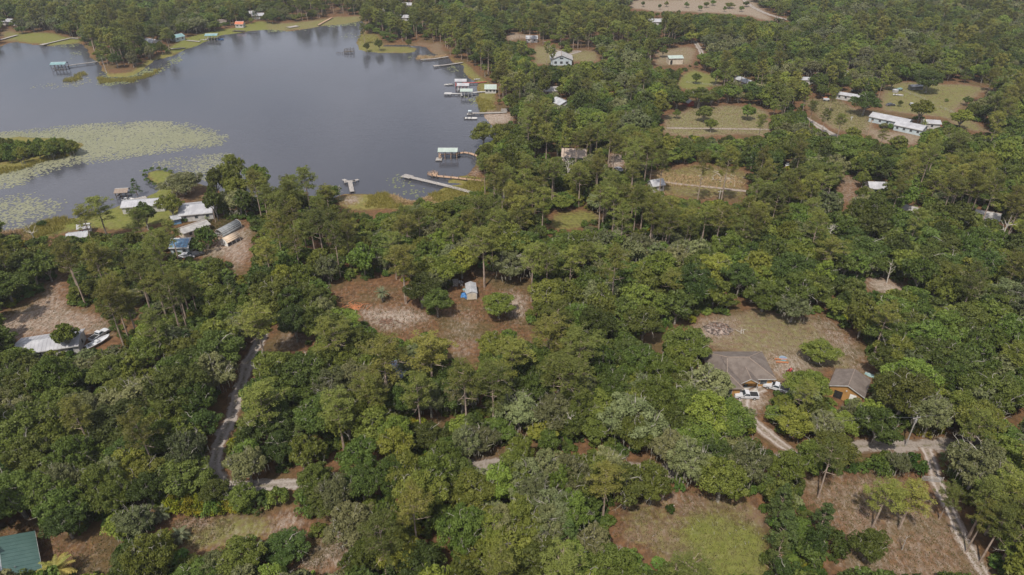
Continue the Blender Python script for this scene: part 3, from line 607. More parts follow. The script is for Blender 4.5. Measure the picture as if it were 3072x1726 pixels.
# north-east farm
gable('double_wide_house', 'long pale blue house with white metal roof and covered entry', 'house', 2668, 372, 17, 8, 2.8, 1.1, -44, 'wroof', 'bluewall', 5, 2.0, vis=.9)
gable('attached_garage', 'pale garage wing with white roof right of the long blue house', 'garage', 2728, 394, 12, 8, 2.8, 1.1, -44, 'wroof', 'bluewall', 4, None, vis=.8)
gable('white_garage', 'small white garage near the parked red truck', 'garage', 2788, 382, 7, 5.5, 2.7, .8, -12, 'wroof', 'white', 1, None, vis=.8)
gable('white_mobile_home', 'white mobile home half hidden by a big round oak', 'mobile home', 2548, 300, 13, 5, 2.7, .6, -36, 'wroof', 'white', 4, 2.5, vis=.8)
gable('grey_yard_shed', 'dark grey low shed in the far pasture corner', 'shed', 2745, 268, 7, 3, 2.0, .5, 8, 'groof', 'greytin', 0, None, vis=1)
gable('white_pump_house', 'tiny white hut at the wood edge above the round oak', 'hut', 2632, 232, 3.4, 3, 2.6, .8, 0, 'wroof', 'white', 0, None, vis=1)
gable('pale_hut', 'tiny pale hut beside the golden bush', 'hut', 2541, 228, 3.2, 3, 2.3, .6, 20, 'wroof', 'white', 0, None, vis=1)
gable('white_house_in_shrubs', 'white roofed house in shrubs left of the golden bush', 'house', 2405, 250, 12, 5, 2.6, .8, -5, 'wroof', 'white', 3, None, vis=.8)
gable('long_metal_barn', 'long narrow grey metal barn roof pointing at the camera', 'barn', 2232, 255, 12, 5.5, 2.6, 1.0, -68, 'groof', 'white', 2, None, vis=.9)
gable('small_red_gable_shed', 'small white roofed shed with a red gable by the field', 'shed', 2064, 316, 5, 3.6, 2.1, .9, -64, 'wroof', 'redpaint', 0, None, vis=1)
gable('beige_workshop', 'beige workshop with pale roof and dark side door', 'workshop', 2022, 190, 9, 6.5, 3.8, .9, 6, 'paleroof', 'tanwall', 0, None, vis=.9)
wk = bpy.data.objects['beige_workshop']; box(-3.6,-2.2,-3.31,-3.25,.05,2.6).build('door', M['black'], wk)
# houses in the wood, upper middle
GH = gable('pale_green_gable_house', 'big pale green house with its gable end to the lake', 'house', 1683, 190, 12, 13, 3.6, 2.6, 88, 'greyshingle', 'bluewall', 0, None, over=.7, vis=.9)
for y_ in (-3.6, 0, 3.6): wall_hole_window(GH, -6, y_, 1.8, 1.6, 1.4, '-x')
wall_hole_window(GH, -6, 0, 4.4, 2.2, 1.0, '-x')
for lb, nm, px, py, L, W, yaw, roof, wallm in [
  ('long white house on the far left shore', 'far_shore_house', 36, 74, 14, 7, -14, 'wroof', 'white'),
  ('white gabled house at the root of the pine peninsula', 'peninsula_house', 458, 136, 10, 7, -30, 'groof', 'white'),
  ('little light blue cottage on the green shore', 'blue_cottage', 534, 122, 8, 6, 60, 'tealroof', 'bluewall'),
  ('brown roofed open pavilion on the far lawn', 'lawn_pavilion', 668, 76, 10, 6, -10, 'brownroof', 'brownroof'),
  ('white walled hut with an orange-red roof on the far bank', 'red_roof_hut', 722, 82, 6, 5, 0, 'redroof', 'white'),
  ('dark walled house with white roof on the far lawn', 'far_lawn_house', 782, 56, 12, 7, 5, 'wroof', 'greytin'),
  ('pale house half hidden behind far shoreline oaks', 'hidden_shore_house', 748, 50, 10, 6, 10, 'wroof', 'tanwall'),
  ('white bungalow in trees above the right far shore', 'white_bungalow', 1228, 24, 11, 7, 0, 'wroof', 'white'),
  ('small white house above the right hand pine peninsula', 'small_white_house', 1165, 40, 8, 6, 10, 'wroof', 'white'),
  ('pale cottage deep in oaks right of the peninsula pines', 'oak_cottage', 1392, 82, 8, 6, -20, 'groof', 'tanwall'),
  ('white cottage among oaks at the peninsula neck', 'neck_cottage', 1216, 62, 9, 6, 0, 'wroof', 'white'),
  ('bright white house in oaks near the top centre', 'top_white_house', 1966, 74, 12, 8, -4, 'wroof', 'white'),
  ('grey roof in moss-hung oaks right of the lake docks', 'moss_oak_house', 1682, 322, 9, 7, -60, 'groof', 'white'),
  ('weathered brown roof under mossy oaks', 'weathered_roof_house', 1650, 284, 8, 6, 10, 'greyshingle', 'tanwall'),
  ('small bluish roofed shed below the grey moss-hung oak', 'bluish_shed', 1882, 318, 5, 4, 0, 'slate', 'white'),
  ('long white roof under oaks at right', 'right_white_roof_house', 2634, 578, 9, 5, -4, 'wroof', 'white'),
  ('weathered grey shed roof deep in the right hand wood', 'right_grey_shed', 2728, 652, 5, 4, -50, 'greyshingle', 'tanwall'),
  ('pale roof under leaning trees near the right edge', 'right_edge_house', 2952, 668, 7, 5, -30, 'greyshingle', 'tanwall'),
  ('white roof corner cut by the right edge', 'edge_roof_house', 3082, 572, 8, 6, 0, 'wroof', 'white'),
  ('small white outbuilding left of the driveway car', 'white_outbuilding', 1966, 570, 5, 4, 20, 'wroof', 'white'),
  ('white house behind oaks at the top middle', 'top_middle_house', 1800, 132, 8, 6, 20, 'wroof', 'white'),
  ('low white house at the curved drive', 'curved_drive_house', 1595, 126, 8, 5, 0, 'wroof', 'white')]:
    far = py < 200
    gable(nm, lb, 'house' if 'shed' not in lb and 'hut' not in lb and 'cottage' not in lb and 'pavilion' not in lb else ('shed' if 'shed' in lb else 'hut' if 'hut' in lb else 'cottage' if 'cottage' in lb else 'pavilion'), px, py, L, W, 2.8, 1.4, yaw, roof, wallm, 2, 0. if L > 6 else None, vis=.75)

# ------------------------------------------------------------------ docks, boathouses, boats
def posts(root, path, wd, z1, step, tall=None, mat='pile', r=.12):
    for i in range(len(path)-1):
        p0, p1 = path[i], path[i+1]; L = (p1-p0).length; k = max(1, round(L/step)); d = (p1-p0)/L; nn = Vector((-d.y, d.x, 0))*wd/2
        for j in range(k+(1 if i == len(path)-2 else 0)):
            q = p0+d*(L*j/k)
            for s in (-1, 1):
                a = q+nn*s*.96; MB().tube((a.x,a.y,-2.2),(a.x,a.y,tall if tall else z1-.02),r,n=6).build('pile', M[mat], root)
def dock(name, label, pxs, wd=1.8, z1=.55, step=3.2, mat='wood', head=None, rail=False, group=None, tall=None, T=None):
    loc = G(*pxs[0]); loc.z = WATER_Z
    root = thing(name, label, 'dock', (0,0,0), 0, group); root.location = (loc.x, loc.y, 0)
    path = [G(*q)-Vector((loc.x, loc.y, 0)) for q in pxs]; path = [Vector((q.x, q.y, 0)) for q in path]
    pl = MB(); st = MB()
    for i in range(len(path)-1):
        p0, p1 = path[i], path[i+1]; L = (p1-p0).length; d = (p1-p0)/L; nn = Vector((-d.y, d.x, 0))
        k = max(3, int(L/.32)); zz = z1+.003*(i % 2)
        for j in range(k):
            a = p0+d*(L*j/k); b = p0+d*(L*(j+.9)/k); s0 = random.uniform(-.05,.05); dz = random.uniform(-.012,.012)
            q = [a-nn*(wd/2+s0), b-nn*(wd/2+s0), b+nn*(wd/2-s0), a+nn*(wd/2-s0)]
            pl.add([(v.x,v.y,zz-.05+dz) for v in q]+[(v.x,v.y,zz+dz) for v in q], [(4,5,6,7),(0,3,2,1),(0,1,5,4),(1,2,6,5),(2,3,7,6),(3,0,4,7)])
        for s in (-1, 1):
            a = p0+nn*s*wd*.42; b = p1+nn*s*wd*.42; st.beam((a.x,a.y,z1-.26),(b.x,b.y,z1-.26),.1,.2)
    pl.build('deck_planks', M[mat], root)['kind'] = 'stuff'; st.build('stringers', M['pile'], root)
    posts(root, path, wd, z1, step, tall)
    if head:   # platform at the first point: (size along, size across)
        d = (path[1]-path[0]).normalized(); nn = Vector((-d.y, d.x, 0)); a, b = head
        hb = MB(); k = int(a/.32)
        for j in range(k):
            p0 = path[0]+d*(-a/2+a*j/k); p1 = path[0]+d*(-a/2+a*(j+.9)/k)
            q = [p0-nn*b/2, p1-nn*b/2, p1+nn*b/2, p0+nn*b/2]
            hb.add([(v.x,v.y,z1-.03) for v in q]+[(v.x,v.y,z1+.03) for v in q], [(4,5,6,7),(0,3,2,1),(0,1,5,4),(1,2,6,5),(2,3,7,6),(3,0,4,7)])
        hb.build('platform', M[mat], root)['kind'] = 'stuff'
        for sx in (-1, 1):
            for sy in (-1, 1):
                q = path[0]+d*sx*a*.45+nn*sy*b*.45; MB().tube((q.x,q.y,-2.2),(q.x,q.y,z1-.04 if not rail else z1+1.0),.13,n=6).build('pile', M['pile'], root)
        if rail:
            rb = MB(); c = [path[0]+d*sx*a*.45+nn*sy*b*.45 for sx, sy in ((1,1),(-1,1),(-1,-1),(1,-1))]
            for i in range(3): rb.beam((c[i].x,c[i].y,z1+.9),(c[i+1].x,c[i+1].y,z1+.9),.09,.07); rb.beam((c[i].x,c[i].y,z1+.4),(c[i+1].x,c[i+1].y,z1+.4),.3,.06)
            rb.build('bench_rail', M[mat], root)
    return root
def boathouse(name, label, px, py, L, W, z1, hr, yaw, roof, mat='newwood', group=None, boat=True, deck=True):
    loc = G(px, py); root = thing(name, label, 'boathouse', (loc.x, loc.y, 0), R(yaw), group)
    x, y = L/2, W/2; t = .12; rise = .9
    r = MB().slab([(-x-.4,-y-.4,hr),(x+.4,-y-.4,hr),(x+.4,0,hr+rise),(-x-.4,0,hr+rise)], t); r.slab([(x+.4,y+.4,hr),(-x-.4,y+.4,hr),(-x-.4,0,hr+rise),(x+.4,0,hr+rise)], t)
    ro = r.build('roof', M[roof], root); MB().tube((-x-.4,0,hr+rise+.01),(x+.4,0,hr+rise+.01),.07,n=5).build('ridge_cap', M['metal'], ro)
    k = max(2, round(L/2.2))
    for i in range(k+1):
        for s in (-1, 1): xx = -x+L*i/k; box(xx-.1, xx+.1, s*(y-.05)-.1, s*(y-.05)+.1, -2.2, hr+.02).build('post', M[mat], root)
    bm_ = MB()
    for s in (-1, 1): bm_.box(-x, x, s*(y-.05)-.06, s*(y-.05)+.06, hr-.24, hr-.06)
    bm_.build('eave_beam', M[mat], root)
    if deck:
        b = MB().box(-x, x, y-1.0, y+.1, z1-.1, z1); b.box(-x, -x+.9, -y, y-1.0, z1-.1, z1); b.build('deck', M[mat], root)
    return root
def boat(name, label, px, py, L, W, yaw, mat='white', z=WATER_Z, canopy=None, motor=True, group=None, pon=False, trim='greytin'):
    loc = G(px, py); root = thing(name, label, 'boat', (loc.x, loc.y, z), R(yaw), group)
    st = [(-.5,.85,.0),(-.3,1.,.0),(.05,1.,.0),(.3,.8,.03),(.43,.45,.08),(.5,.05,.14)]
    if pon: st = [(-.5,.95,0),(-.2,1,0),(.2,1,0),(.4,.95,0),(.47,.8,.03),(.5,.6,.05)]
    V = []; F = []
    for u, wf, lift in st:
        hw_ = W/2*wf
        V += [(u*L, -hw_*.55, -.15+lift*L*.2), (u*L, -hw_, .5+lift*L*.3), (u*L, -hw_*.86, .52+lift*L*.3), (u*L, -hw_*.7, .2+lift*L*.2), (u*L, hw_*.7, .2+lift*L*.2), (u*L, hw_*.86, .52+lift*L*.3), (u*L, hw_, .5+lift*L*.3), (u*L, hw_*.55, -.15+lift*L*.2)]
    for i in range(len(st)-1):
        for j in range(8): a = i*8+j; b = i*8+(j+1) % 8; F.append((a, b, b+8, a+8))
    F.append(tuple(range(7, -1, -1))); k = (len(st)-1)*8; F.append(tuple(range(k, k+8)))
    MB().add(V, F).build('hull', M[mat], root)
    box(-.1*L,.05*L,-W*.28,W*.28,.22,.75).build('console', M[mat], root); box(-.36*L,-.24*L,-W*.33,W*.33,.22,.55).build('seat', M[trim], root)
    MB().slab([(.05*L,-W*.28,.75),(.05*L,W*.28,.75),(.0*L,W*.25,1.1),(.0*L,-W*.25,1.1)], .04).build('windscreen', M['glass'], root)
    if motor: m_ = box(-.57*L,-.49*L,-.18,.18,.25,.85).build('outboard_motor', M['black'], root); MB().tube((-.54*L,0,.25),(-.54*L,0,-.5),.06,n=5).build('shaft', M['black'], m_)
    if canopy:
        for sx in (-.25,.12):
            for s in (-1, 1): MB().tube((sx*L,s*W*.42,.5),(sx*L,s*W*.42,2.2),.035,n=5).build('canopy_pole', M['metal'], root)
        cb = MB().slab([(-.3*L,-W*.48,2.2),(.18*L,-W*.48,2.2),(.18*L,0,2.38),(-.3*L,0,2.38)], .05); cb.slab([(.18*L,W*.48,2.2),(-.3*L,W*.48,2.2),(-.3*L,0,2.38),(.18*L,0,2.38)], .05); cb.build('canopy', M[canopy], root)
    return root
dock('long_dock', 'long grey wooden dock running diagonally out of the marsh', [(1222,533),(1290,549),(1340,561),(1400,577),(1470,598)], 2.0, head=(4.2,3.2), step=3.6)
dock('tan_railed_dock', 'tan wooden dock with tall posts and a railed end platform', [(1299,527),(1312,532),(1355,536),(1402,541),(1470,548)], 1.7, mat='newwood', head=(3.2,3.4), rail=True, step=3.4, tall=1.5)
td = dock('t_shaped_dock', 'short weathered T-shaped dock in front of the sandy patch', [(1050,548),(1053,562),(1057,579)], 1.7, head=(1.6,4.4), step=3.4)
for s in (-1, 1):
    w_ = MB().beam((s*1.2,.2,.52),(s*3.0,1.9,.52),1.3,.06); w_.build('angled_deck', M['wood'], td)
    MB().tube((s*2.9,1.8,-2.2),(s*2.9,1.8,.7),.12,n=6).build('pile', M['pile'], td)
BH = boathouse('covered_boathouse', 'open boathouse with pale green roof at the end of a curved walkway', 1345, 471, 7.6, 4.2, .6, 3.1, 0, 'paleroof')
dock('curved_walkway', 'curved wooden walkway leading from the shore to the open boathouse', [(1362,469),(1376,464),(1392,461),(1410,464),(1428,470),(1450,480)], 1.6, .62, 2.8, 'newwood', tall=1.5)
dock('swim_float', 'small square wooden float left of the open boathouse', [(1308,478),(1326,478)], 3.6, .1, 2.6, 'wood')
# boathouse row on the right shore
for i, (px, py, roof, lb) in enumerate([(1383,257,'wroof','white roofed boathouse, topmost of the three on the right shore'),(1390,270,'wroof','white roofed boathouse in the middle of the row of three'),(1400,287,'paleroof','pale green roofed boathouse, lowest of the three')]):
    boathouse('shore_boathouse', lb, px, py, 6.0, 4.0, .5, 2.8, 0, roof, 'white' if i else 'redpaint', 'boathouses on the right shore')
dock('red_brown_pier', 'thin red-brown pier from the shore to the topmost boathouse', [(1390,251),(1420,251),(1460,248)], 1.4, .5, 4, 'redpaint')
dock('white_pier', 'long white pier with a square head passing the lowest boathouse', [(1344,283),(1380,284),(1405,283),(1432,279),(1470,277)], 1.5, .5, 4, 'white', head=(4.0,3.6))
boat('moored_white_boat', 'white open boat moored left of the topmost boathouse', 1345, 254, 5, 2, 185, group=None)
boat('jet_boat', 'small white boat right beside the moored open boat', 1353, 253, 3.2, 1.4, 170)
gable('shore_gazebo', 'grey-green roofed gazebo at the shore end of the white pier', 'gazebo', 1472, 277, 6, 5, 2.6, 1.5, 0, 'paleroof', 'white', 3, None, vis=.9)
dock('grey_sand_dock', 'straight grey dock reaching the sandy bank beside the pontoon boat', [(1405,342),(1440,342),(1480,341),(1520,339)], 1.8, .45, 3.6, 'wood')
boat('pontoon_boat', 'white pontoon boat with outboard motor moored by the grey dock', 1413, 355, 6.2, 2.5, 0, pon=True)
boat('blue_canopy_boat', 'boat under a pale blue canopy at the head of the grey dock', 1411, 343, 3.4, 2.2, 0, canopy='bluewall', motor=False)
t = thing('picnic_steps', 'stack of white plank benches on the bank above the grey dock', 'bench', G(1513, 334)); 
for i in range(4): box(-1.6,1.6,-.9+i*.55,-.55+i*.55,.25+i*.22,.33+i*.22).build('plank', M['white'], t)
for s in (-1.3, 1.3): box(s-.06,s+.06,-.9,1.0,0,.28).build('support', M['wood'], t)
boat('rowing_boat', 'small pale rowing boat pulled up on the shore grass', 1432, 241, 3.6, 1.5, 8, z=.15, motor=False)
dock('reed_dock', 'low grey dock crossing the reeds below the peninsula', [(1262,181),(1300,179),(1345,172)], 1.6, .5, 4)
dock('lower_reed_dock', 'grey dock with a wider end just below the reed dock', [(1308,200),(1340,197),(1388,190)], 1.6, .5, 4, head=(3,3))
# derelict pier in open water
t = thing('derelict_pier', 'broken dark frame of an old pier standing in open water', 'pier', (*G(1048,157).xy, 0))
for x in (-3.2,-1.2,.9,3.0):
    for y in (-1.5, 1.5): MB().tube((x,y,-2.2),(x+random.uniform(-.15,.15),y,2.2+random.uniform(-.5,.8)),.16,n=6).build('pile', M['pile'], t)
for z in (.4, 1.9): MB().box(-3.4,3.2,-1.62,-1.48,z,z+.16).box(-3.4,3.2,1.48,1.62,z,z+.16).build('cross_beam', M['pile'], t)
box(-3.0,2.6,-1.4,1.4,.56,.66).build('deck', M['pile'], t)
t = thing('pile_stubs', 'short dark pile stubs left of the derelict pier', 'pier', (*G(1026,160).xy, 0))
for i in range(6): MB().tube((-3.5+i*1.3,random.uniform(-.6,.6),-2.2),(-3.5+i*1.3,0,.5+.3*(i % 2)),.15,n=6).build('pile', M['pile'], t)
MB().box(-3.5,3.0,-.1,.1,.3,.42).build('cross_beam', M['pile'], t)
# far shore, left to right
dock('left_edge_dock', 'dark wooden dock cut by the left edge on the far shore', [(-30,128),(10,120),(52,108)], 2.4, .7, 4)
dock('long_far_dock', 'long pale dock on the far left shore', [(132,136),(170,127),(214,117),(236,118)], 2.0, .7, 4, head=(4,3.4))
boathouse('teal_boathouse', 'boathouse with teal roof standing off the pine peninsula', 182, 206, 8, 5, .5, 3.0, 8, 'tealroof', 'pile')
boat('teal_house_boat', 'white boat inside the teal roofed boathouse', 180, 207, 6, 2, 8, motor=False)
dock('teal_house_dock', 'spindly dock from the peninsula to the teal boathouse', [(205,200),(230,196),(262,192),(292,188)], 1.3, .6, 5)
boathouse('green_boathouse', 'boathouse with sea-green roof on the far shore lawn', 638, 118, 8, 5.5, .5, 3.0, 6, 'tealroof', 'wood')
boat('far_shore_boat', 'white boat left of the sea-green boathouse', 612, 120, 6, 2.2, 10); boat('far_blue_boat', 'dark blue boat right of the sea-green boathouse', 660, 118, 5, 2, 10, mat='bluetarp')
dock('far_lawn_dock', 'pale dock left of the sea-green boathouse', [(600,127),(560,123)], 2, .5, 4)
dock('sea_wall_dock', 'low dock along the seawall by the blue cottage', [(512,149),(555,146)], 2.2, .5, 4)
dock('hut_dock', 'dark dock below the red roofed hut', [(700,95),(735,96)], 3, .7, 4, 'pile'); dock('second_hut_dock', 'low dark dock right of the red roofed hut', [(742,97),(770,95)], 2.4, .6, 4, 'pile')
dock('moored_raft', 'wide wooden raft in the lilies of the far cove', [(864,85),(893,80)], 5, .6, 4)
dock('cove_dock', 'brown dock slanting into the far cove', [(956,78),(975,67),(996,56)], 1.8, .8, 4, 'newwood')
# the little harbour at the grassy point
t = boathouse('brown_dock_hut', 'low brown roofed dock hut beside the covered boat', 371, 585, 4.0, 4.0, .4, 1.8, 10, 'brownridge', 'pile')
boat('white_covered_boat', 'broad white boat beside the brown dock hut', 384, 598, 4.2, 2.4, -12, pon=True)
dock('harbour_dock', 'grey dock deck in front of the long white house', [(400,603),(440,594)], 3, .3, 3)

# ------------------------------------------------------------------ vehicles
def vehicle(name, label, px, py, yaw, mat='silver', kind='pickup', L=5.4, W=1.9, bed='black'):
    root = thing(name, label, 'pickup truck' if kind == 'pickup' else 'car', G(px, py), R(yaw)); a = L/2
    if kind == 'pickup':
        prof = [(-a,.42),(-a,1.02),(-.12*L,1.04),(.17*L,1.06),(.44*L,.98),(a,.86),(a,.40)]; cab = [(-.12*L,1.03),(-.09*L,1.68),(.07*L,1.70),(.19*L,1.06)]
    else:
        prof = [(-a,.40),(-a,.92),(-.3*L,1.0),(.22*L,.98),(.45*L,.84),(a,.70),(a,.36)]; cab = [(-.38*L,.97),(-.27*L,1.48),(.05*L,1.50),(.24*L,.98)]
    MB().prism(prof, -W/2, W/2).build('body', M[mat], root)
    cb = MB(); k = len(cab)
    cb.add([(x, -W/2*(.98 if z < 1.1 else .80), z) for x, z in cab]+[(x, W/2*(.98 if z < 1.1 else .80), z) for x, z in cab], [tuple(range(k)), tuple(reversed(range(k, 2*k)))]+[(i, i+k, (i+1) % k+k, (i+1) % k) for i in range(k)])
    cab_o = cb.build('cab', M[mat], root)
    (x0,z0),(x1,z1),(x2,z2),(x3,z3) = cab; e_ = .03
    def lerp(p, q, t): return (p[0]+(q[0]-p[0])*t, p[1]+(q[1]-p[1])*t)
    ws = [lerp((x3,z3),(x2,z2),.12), lerp((x3,z3),(x2,z2),.92)]; rw_ = [lerp((x0,z0),(x1,z1),.2), lerp((x0,z0),(x1,z1),.9)]
    MB().slab([(ws[0][0]+.02,-W*.44,ws[0][1]+.02),(ws[0][0]+.02,W*.44,ws[0][1]+.02),(ws[1][0]+.02,W*.37,ws[1][1]+.02),(ws[1][0]+.02,-W*.37,ws[1][1]+.02)], .03).build('windscreen', M['glass'], root)
    MB().slab([(rw_[0][0]-.02,W*.43,rw_[0][1]),(rw_[0][0]-.02,-W*.43,rw_[0][1]),(rw_[1][0]-.02,-W*.37,rw_[1][1]),(rw_[1][0]-.02,W*.37,rw_[1][1])], .03).build('rear_window', M['glass'], root)
    for s in (-1, 1):
        q = [(x0*.85+x1*.15, s*(W*.485), z0+.08), (x3*.8+x2*.2, s*(W*.485), z3+.08), (x2-.03, s*W*.415, z2-.1), (x1+.06, s*W*.415, z1-.1)]
        MB().slab(q if s < 0 else q[::-1], .02).build('side_window', M['glass'], root)
        box(a-.05, a+.02, s*W*.38-.16, s*W*.38+.16, .62, .80).build('headlight', M['lamp'], root); box(-a-.02, -a+.03, s*W*.42-.1, s*W*.42+.1, .65, .9).build('tail_light', M['redpaint'], root)
        MB().box(x3-.25, x3-.1, s*W*.5-.02 if s > 0 else s*W*.5-.2, s*W*.5+.2 if s > 0 else s*W*.5+.02, 1.0, 1.14).build('mirror', M['black'], root)
        for u in (-.31, .32):
            w_ = MB().tube((u*L, s*W*.5-.13, .36),(u*L, s*W*.5+.02+.08*(s > 0)-.0, .36),.37,n=14); wo = w_.build('wheel', M['tyre'], root)
            MB().tube((u*L, s*(W*.5+.09), .36),(u*L, s*(W*.5+.11), .36),.2,n=10).build('rim', M['metal'], wo)
    box(a-.02, a+.12, -W*.47, W*.47, .38, .58).build('front_bumper', M['metal'], root); box(-a-.1, -a+.02, -W*.47, W*.47, .40, .58).build('rear_bumper', M['metal'], root)
    box(a-.02, a+.03, -W*.28, W*.28, .6, .82).build('grille', M['black'], root)
    if kind == 'pickup':
        box(-a+.12, -.13*L, -W*.42, W*.42, .7, 1.055).build('bed_liner', M[bed], root)
    keep(root.location, .8, 2.2, .9); return root
vehicle('silver_pickup', 'silver pickup truck parked nose left before the brown roofed house', 2238, 1192, 176, 'whitecar')
vehicle('white_pickup_black_bed', 'white pickup truck with a black bed at the house corner', 2328, 1168, 152, 'whitecar', L=5.8)
vehicle('driveway_car', 'pale car parked on the white drive by the tan roofed house', 1856, 512, 110, 'silver', 'car', 4.6)
vehicle('left_yard_truck', 'white truck under the pines right of the white roofed house', 300, 1010, 70, 'whitecar')
vehicle('white_van', 'white van in front of the blue panelled building', 562, 772, 5, 'whitecar', 'car', 5.0)
vehicle('dark_car', 'dark car beside the white van', 590, 768, 40, 'darkcar', 'car', 4.4)
vehicle('court_car', 'dark windowed white car at the grey annex', 560, 693, 50, 'whitecar', 'car', 4.4)
vehicle('red_truck', 'red truck parked right of the small white garage', 2803, 379, 6, 'redcar')
vehicle('far_field_car', 'dark abandoned car in the far pasture', 2671, 318, 10, 'darkcar', 'car', 4.6)
vehicle('dark_field_van', 'dark grey van behind the white mobile home', 2566, 276, -10, 'darkcar', 'car', 4.6)
vehicle('white_yard_car', 'white car deep in the wood right of the field track', 2360, 498, 80, 'whitecar', 'car', 4.6)
boat('trailer_boat', 'long pale boat on a trailer under the left pines', 297, 1032, 6.5, 2.2, 60, z=.45, mat='whitecar')
boat('field_boat', 'old white boat lying in the far pasture', 2694, 288, 5, 1.9, -20, z=.15, motor=False)

# ------------------------------------------------------------------ yard things
def tank(label, px, py, yaw, L=2.4, r_=.5):
    t = thing('gas_tank', label, 'gas tank', G(px, py), R(yaw)); b = MB()
    for i, (u0, u1, ra, rb) in enumerate([(-.5,-.42,.1,.8),(-.42,-.36,.8,1),(-.36,.36,1,1),(.36,.42,1,.8),(.42,.5,.8,.1)]): b.tube((u0*L,0,r_+.25),(u1*L,0,r_+.25),r_*ra,r_*rb,12,cap=False)
    b.build('vessel', M['white'], t, True)
    for x in (-.3, .3): box(x*L-.08,x*L+.08,-r_*.8,r_*.8,0,.45).build('leg', M['metal'], t)
    MB().tube((0,0,r_*2+.2),(0,0,r_*2+.45),.14,n=8).build('valve_cover', M['white'], t)
tank('white gas tank beside the upper right corner of the brown roof', 2262, 1072, 60)
t = thing('air_conditioner', 'white air conditioner box beside the brown roofed house', 'air conditioner', G(2276,1090)); box(-.45,.45,-.45,.45,0,.8).build('case', M['white'], t); MB().tube((0,0,.8),(0,0,.84),.36,n=12).build('fan_grille', M['black'], t); box(-.46,.46,-.47,-.45,.15,.65).build('vent', M['greytin'], t)
t = thing('white_appliance', 'white appliance standing by the ochre front wall', 'appliance', G(2287,1142)); box(-.4,.4,-.35,.35,0,1.1).build('case', M['white'], t); box(-.36,.36,-.38,-.35,.1,.75).build('door', M['lamp'], t); box(.22,.28,-.42,-.38,.5,.8).build('handle', M['metal'], t)
t = thing('play_set', 'orange wooden play set with a turquoise pool on the lawn', 'play set', G(2345,1086), R(-5)); box(-1.6,1.4,-.8,-.6,.3,.55).build('beam', M['orange'], t); box(-1.6,1.4,.5,.7,.3,.5).build('beam', M['orange'], t)
for x in (-1.5,1.3):
    for y in (-.7,.6): box(x-.08,x+.08,y-.08,y+.08,0,.6).build('leg', M['orange'], t)
t = thing('paddling_pool', 'round turquoise paddling pool beside the orange play set', 'pool', G(2349,1078)); MB().tube((0,0,.0),(0,0,.35),.95,1.0,14).build('wall', M['aqua'], t); MB().tube((0,0,.35),(0,0,.37),.86,.86,14).build('water', M['slate'], t)
t = thing('lawn_mower', 'small red lawn tractor behind the bright bushy oak', 'lawn tractor', G(2368,1116), R(40)); box(-.3,.75,-.3,.3,.3,.75).build('bonnet', M['redcar'], t); box(-.75,-.3,-.35,.35,.3,.5).build('body', M['redcar'], t); box(-.65,-.3,-.2,.2,.5,.62).build('seat', M['black'], t)
MB().tube((-.1,0,.75),(-.2,0,1.0),.03,n=5).tube((-.3,0,1.0),(-.1,0,1.02),.16,n=10).build('steering_wheel', M['black'], t)
for x, r_ in ((-.5,.28),(.5,.2)):
    for s in (-1, 1): MB().tube((x,s*.36,r_),(x,s*.52,r_),r_,n=12).build('wheel', M['tyre'], t)
# burnt brush pile
t = thing('burnt_brush_pile', 'burnt brush pile ringed by pale ash on the lawn', 'brush pile', G(2155,988)); V = [(0,0,.75)]; F = []; k = 18
for j, (r_, z) in enumerate(((1.2,.6),(2.2,.35),(3.2,.1),(3.6,-.05))):
    for i in range(k): a = i*2*math.pi/k; q = r_*random.uniform(.85,1.15); V.append((q*math.cos(a)*1.2, q*math.sin(a), z*random.uniform(.6,1.3)))
for i in range(k):
    F.append((0, 1+i, 1+(i+1) % k))
    for j in range(3): a = 1+j*k+i; b = 1+j*k+(i+1) % k; F.append((a, a+k, b+k, b))
MB().add(V, F).build('ash_mound', M['ash'], t, True)
for i in range(26):
    a = random.uniform(0,6.28); r_ = random.uniform(.2,2.8); L = random.uniform(.6,2.0); b = random.uniform(0,6.28); z = .75-.2*r_+.1
    MB().tube((r_*math.cos(a)*1.2-L/2*math.cos(b),r_*math.sin(a)-L/2*math.sin(b),max(.1,z)),(r_*math.cos(a)*1.2+L/2*math.cos(b),r_*math.sin(a)+L/2*math.sin(b),max(.1,z+random.uniform(-.1,.25))),.09,.05,6).build('log', M['log'], t)
def logs(name, label, px, py, n_, spread, L0, mat, group=None, r0=.09):
    t = thing(name, label, 'branches', G(px, py), 0, group)
    for i in range(n_):
        x, y = random.gauss(0,spread), random.gauss(0,spread*.7); b = random.uniform(0,3.14); L = L0*random.uniform(.5,1.2); z = random.uniform(.05,.35)
        MB().tube((x-L/2*math.cos(b),y-L/2*math.sin(b),z),(x+L/2*math.cos(b),y+L/2*math.sin(b),z+random.uniform(-.0,.5)*r0/.09),r0,r0/3,5).build('branch', M[mat], t)
logs('brushwood_heap', 'dark brushwood heap on the white sand left of the shed', 1160, 968, 45, 1.6, 2.2, 'log')
logs('dry_brush_heap', 'rusty heap of cut branches above the white sand', 1062, 925, 60, 1.4, 2.0, 'orange')
logs('scattered_sticks', 'pale sticks lying on the bottom right lawn', 2080, 1560, 9, 3.0, 1.0, 'wood', r0=.035)
logs('fallen_limb', 'pale fallen limb right of the burnt pile', 2228, 996, 5, .8, 2.4, 'deadwood')
logs('lawn_twigs', 'pale twigs around the right end of the bottom right lawn', 2225, 1610, 10, 2.4, .7, 'wood', r0=.035)
logs('boundary_debris', 'grey logs along the dirt track under the tall pine', 2170, 535, 30, 4.5, 3.0, 'deadwood')
